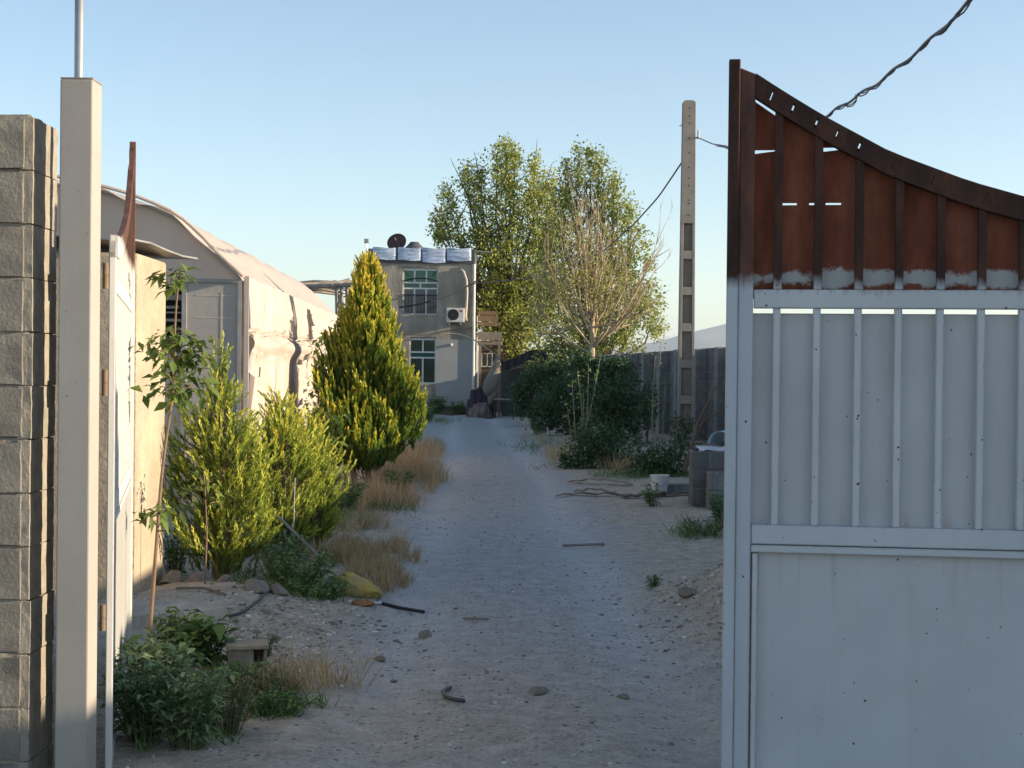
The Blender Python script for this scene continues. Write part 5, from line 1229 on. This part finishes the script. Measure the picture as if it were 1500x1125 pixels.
WD = [('bushy grey green weed nearest the open gate leaf', 215, 1110, 6.1, .36, .19, 56, 16, .075, .3, 'weed'),
      ('tall grey green weed at the bottom edge beside the lane', 275, 1120, 6.0, .32, .19, 54, 16, .075, .27, 'weed'),
      ('grey green weed behind the bushy one at the foot of the sapling', 235, 1040, 6.8, .27, .19, 46, 15, .08, .36, 'weed'),
      ('dark round leaved weed beside the stone slab', 247, 955, 7.9, .20, .12, 20, 10, .045, .75, 'weed2'),
      ('broad leaved green weed left of the hollow block', 305, 985, 7.6, .26, .17, 30, 10, .11, .42, 'weed2'),
      ('low green weed right in front of the hollow block', 365, 1015, 7.1, .12, .19, 30, 9, .05, .5, 'weed2'),
      ('creeping weed reaching furthest onto the lane by the gate', 405, 1058, 6.65, .10, .18, 30, 9, .05, .45, 'weed2'),
      ('small weed on bare soil right of the hollow block', 385, 950, 7.9, .13, .08, 10, 8, .04, .5, 'weed2'),
      ('half dry weed with straw coloured stalks among the nearest weeds', 330, 1095, 6.25, .26, .16, 38, 12, .05, .16, 'drygreen'),
      ('straw coloured weed at the lane side of the nearest weeds', 395, 1030, 6.9, .12, .16, 34, 9, .06, .14, 'drygreen'),
      ('dark leafy weed clump behind the white sack', 440, 870, 10.2, .26, .28, 40, 12, .07, .4, 'weed2'),
      ('leafy weed in front of the white sack', 470, 888, 9.8, .13, .26, 40, 10, .06, .45, 'weed2'),
      ('dark weed under the left side of the cypress', 490, 755, 15.5, .42, .40, 46, 14, .10, .35, 'weed2'),
      ('small dark weed at the dry grass edge beside the lane', 585, 722, 18.2, .35, .22, 26, 12, .10, .35, 'weed2'),
      ('dark weed with upright stalks in front of the juniper stems', 410, 855, 10.8, .34, .26, 36, 12, .09, .2, 'weed'),
      ('dark weed in front of the shed corner and the nearest juniper', 255, 850, 10.4, .35, .14, 26, 12, .07, .35, 'weed2'),
      ('tiny tuft of weed alone on the right side of the lane', 958, 862, 10.6, .08, .07, 18, 8, .04, .3, 'weed2'),
      ('dark weed in front of the board under the bucket', 958, 752, 17.2, .24, .14, 16, 10, .08, .35, 'weed2'),
      ('low half dry weed beside the edge of the shut gate', 1030, 795, 14.0, .16, .32, 46, 9, .07, .2, 'drygreen'),
      ('dark weed half hidden behind the shut gate edge', 1058, 775, 14.8, .36, .2, 30, 12, .08, .3, 'weed2'),
      ('weed cluster at the foot of the smooth house wall', 672, 595, 55.3, .5, .35, 26, 12, .16, .4, 'weed2'),
      ('bushy weed at the foot of the lower house window', 640, 597, 55.0, .7, .45, 34, 14, .18, .4, 'weed2'),
      ('low weed behind the cypress where the lane narrows', 622, 615, 46.0, .5, .4, 30, 12, .16, .4, 'weed2')]
for k, (lb, px, py, d, h, sp3, ns, lb_, ll_, lw_, mt) in enumerate(WD): weed(lb, px, py, d, h, sp3, ns, lb_, ll_, lw_, M[mt], 300 + k)

def grass_np(cx, cy, n_, h, bw, seed, lean=.5):
    g = np.random.default_rng(seed); P = np.stack([cx, cy, gh(cx, cy) - .01], 1); A = np.stack([g.normal(0, lean, n_), g.normal(0, lean, n_), np.ones(n_)], 1)
    return blades(P, A, g.normal(size=(n_, 3)), h * g.uniform(.4, 1.15, n_), np.full(n_, bw), .1, .35)
def patch(pts, n_, seed):
    """scatter n_ roots over px-ellipses [(px, py, d, rx_m, ry_m, weight)]"""
    g = np.random.default_rng(seed); w = np.array([p[5] for p in pts], float); j = g.choice(len(pts), n_, p=w / w.sum()); xs = []; ys = []
    tx = g.normal(size=(len(pts), 40, 2)); 
    for k in j:
        px, py, d, rx, ry, _ = pts[k]; q = at(px, py, d); a = tx[k, g.integers(0, 40)] * .6 + g.normal(size=2) * .12; xs.append(q.x + a[0] * rx); ys.append(d + a[1] * ry)
    return np.array(xs), np.array(ys)
DG = [(535, 815, 12.2, .25, .8, 2.6), (555, 845, 11.0, .16, .5, 1.4), (500, 770, 14.5, .35, .8, 1.6), (560, 740, 17.2, .4, .9, 1.6), (600, 700, 21.5, .35, 1.8, 2.8), (612, 665, 27, .4, 3, 2.6), (590, 690, 22, .5, 1.5, 1.4), (925, 692, 23.5, .35, .5, .7), (840, 665, 27.5, .4, .8, .25), (790, 645, 34, .5, 2.5, .15), (820, 672, 26.5, .25, .8, .25), (455, 800, 12.5, .3, .5, .8), (430, 1010, 7.2, .2, .25, .35)]
xs_, ys_ = patch(DG, 15000, 9); n_ = len(xs_)
hgt = np.where(ys_ > 16, .33, .20); V, Qq = grass_np(xs_, ys_, n_, hgt, .007, 9, .35)
tn = np.clip(np.random.default_rng(4).normal(.5, .25, n_), 0, 1)
o = np_mesh('dry_grass', V, Qq, M['dry'], None, np.repeat(tn, 4)); tag(o, 'dry straw coloured grass along the lane edges', 'grass', kind='stuff')
GG = [(300, 1060, 6.5, .25, .4, 2), (380, 1035, 6.9, .2, .25, 1.2), (330, 1000, 7.4, .25, .3, 1), (440, 880, 10.0, .4, .35, 1.5), (420, 850, 10.9, .35, .4, 1), (540, 745, 16.8, .5, .8, 1.2), (490, 770, 14.5, .4, .8, 1), (1025, 795, 14.0, .25, .5, .5), (800, 655, 31, .6, 2.5, 1), (640, 610, 47, .5, 3, 1), (940, 700, 22, .7, .5, 1.3), (860, 690, 24.5, .7, .5, 1.3), (620, 690, 23, .2, 2.5, .4)]
xs_, ys_ = patch(GG, 6500, 19); n_ = len(xs_)
V, Qq = grass_np(xs_, ys_, n_, np.where(ys_ > 12, .22, .10), .008, 19, .7)
o = np_mesh('green_grass', V, Qq, M['weed2'], None, np.repeat(np.random.default_rng(5).random(n_), 4)); tag(o, 'low green grass and ground weeds on the lane verges', 'grass', kind='stuff')

# ------------------------------------------------------------------ thin evening haze
hzm = bpy.data.materials.new('haze_air'); hzm.use_nodes = True; hn = hzm.node_tree.nodes
hn.remove(hn['Principled BSDF']); pv = hn.new('ShaderNodeVolumePrincipled'); pv.inputs['Color'].default_value = (.80, .89, 1, 1); pv.inputs['Density'].default_value = .00014; pv.inputs['Anisotropy'].default_value = .2
hzm.node_tree.links.new(pv.outputs[0], hn['Material Output'].inputs['Volume'])
o = MB().box(-9500, 9500, -3500, 12500, -3, 300).build('haze', hzm); o['kind'] = 'stuff'
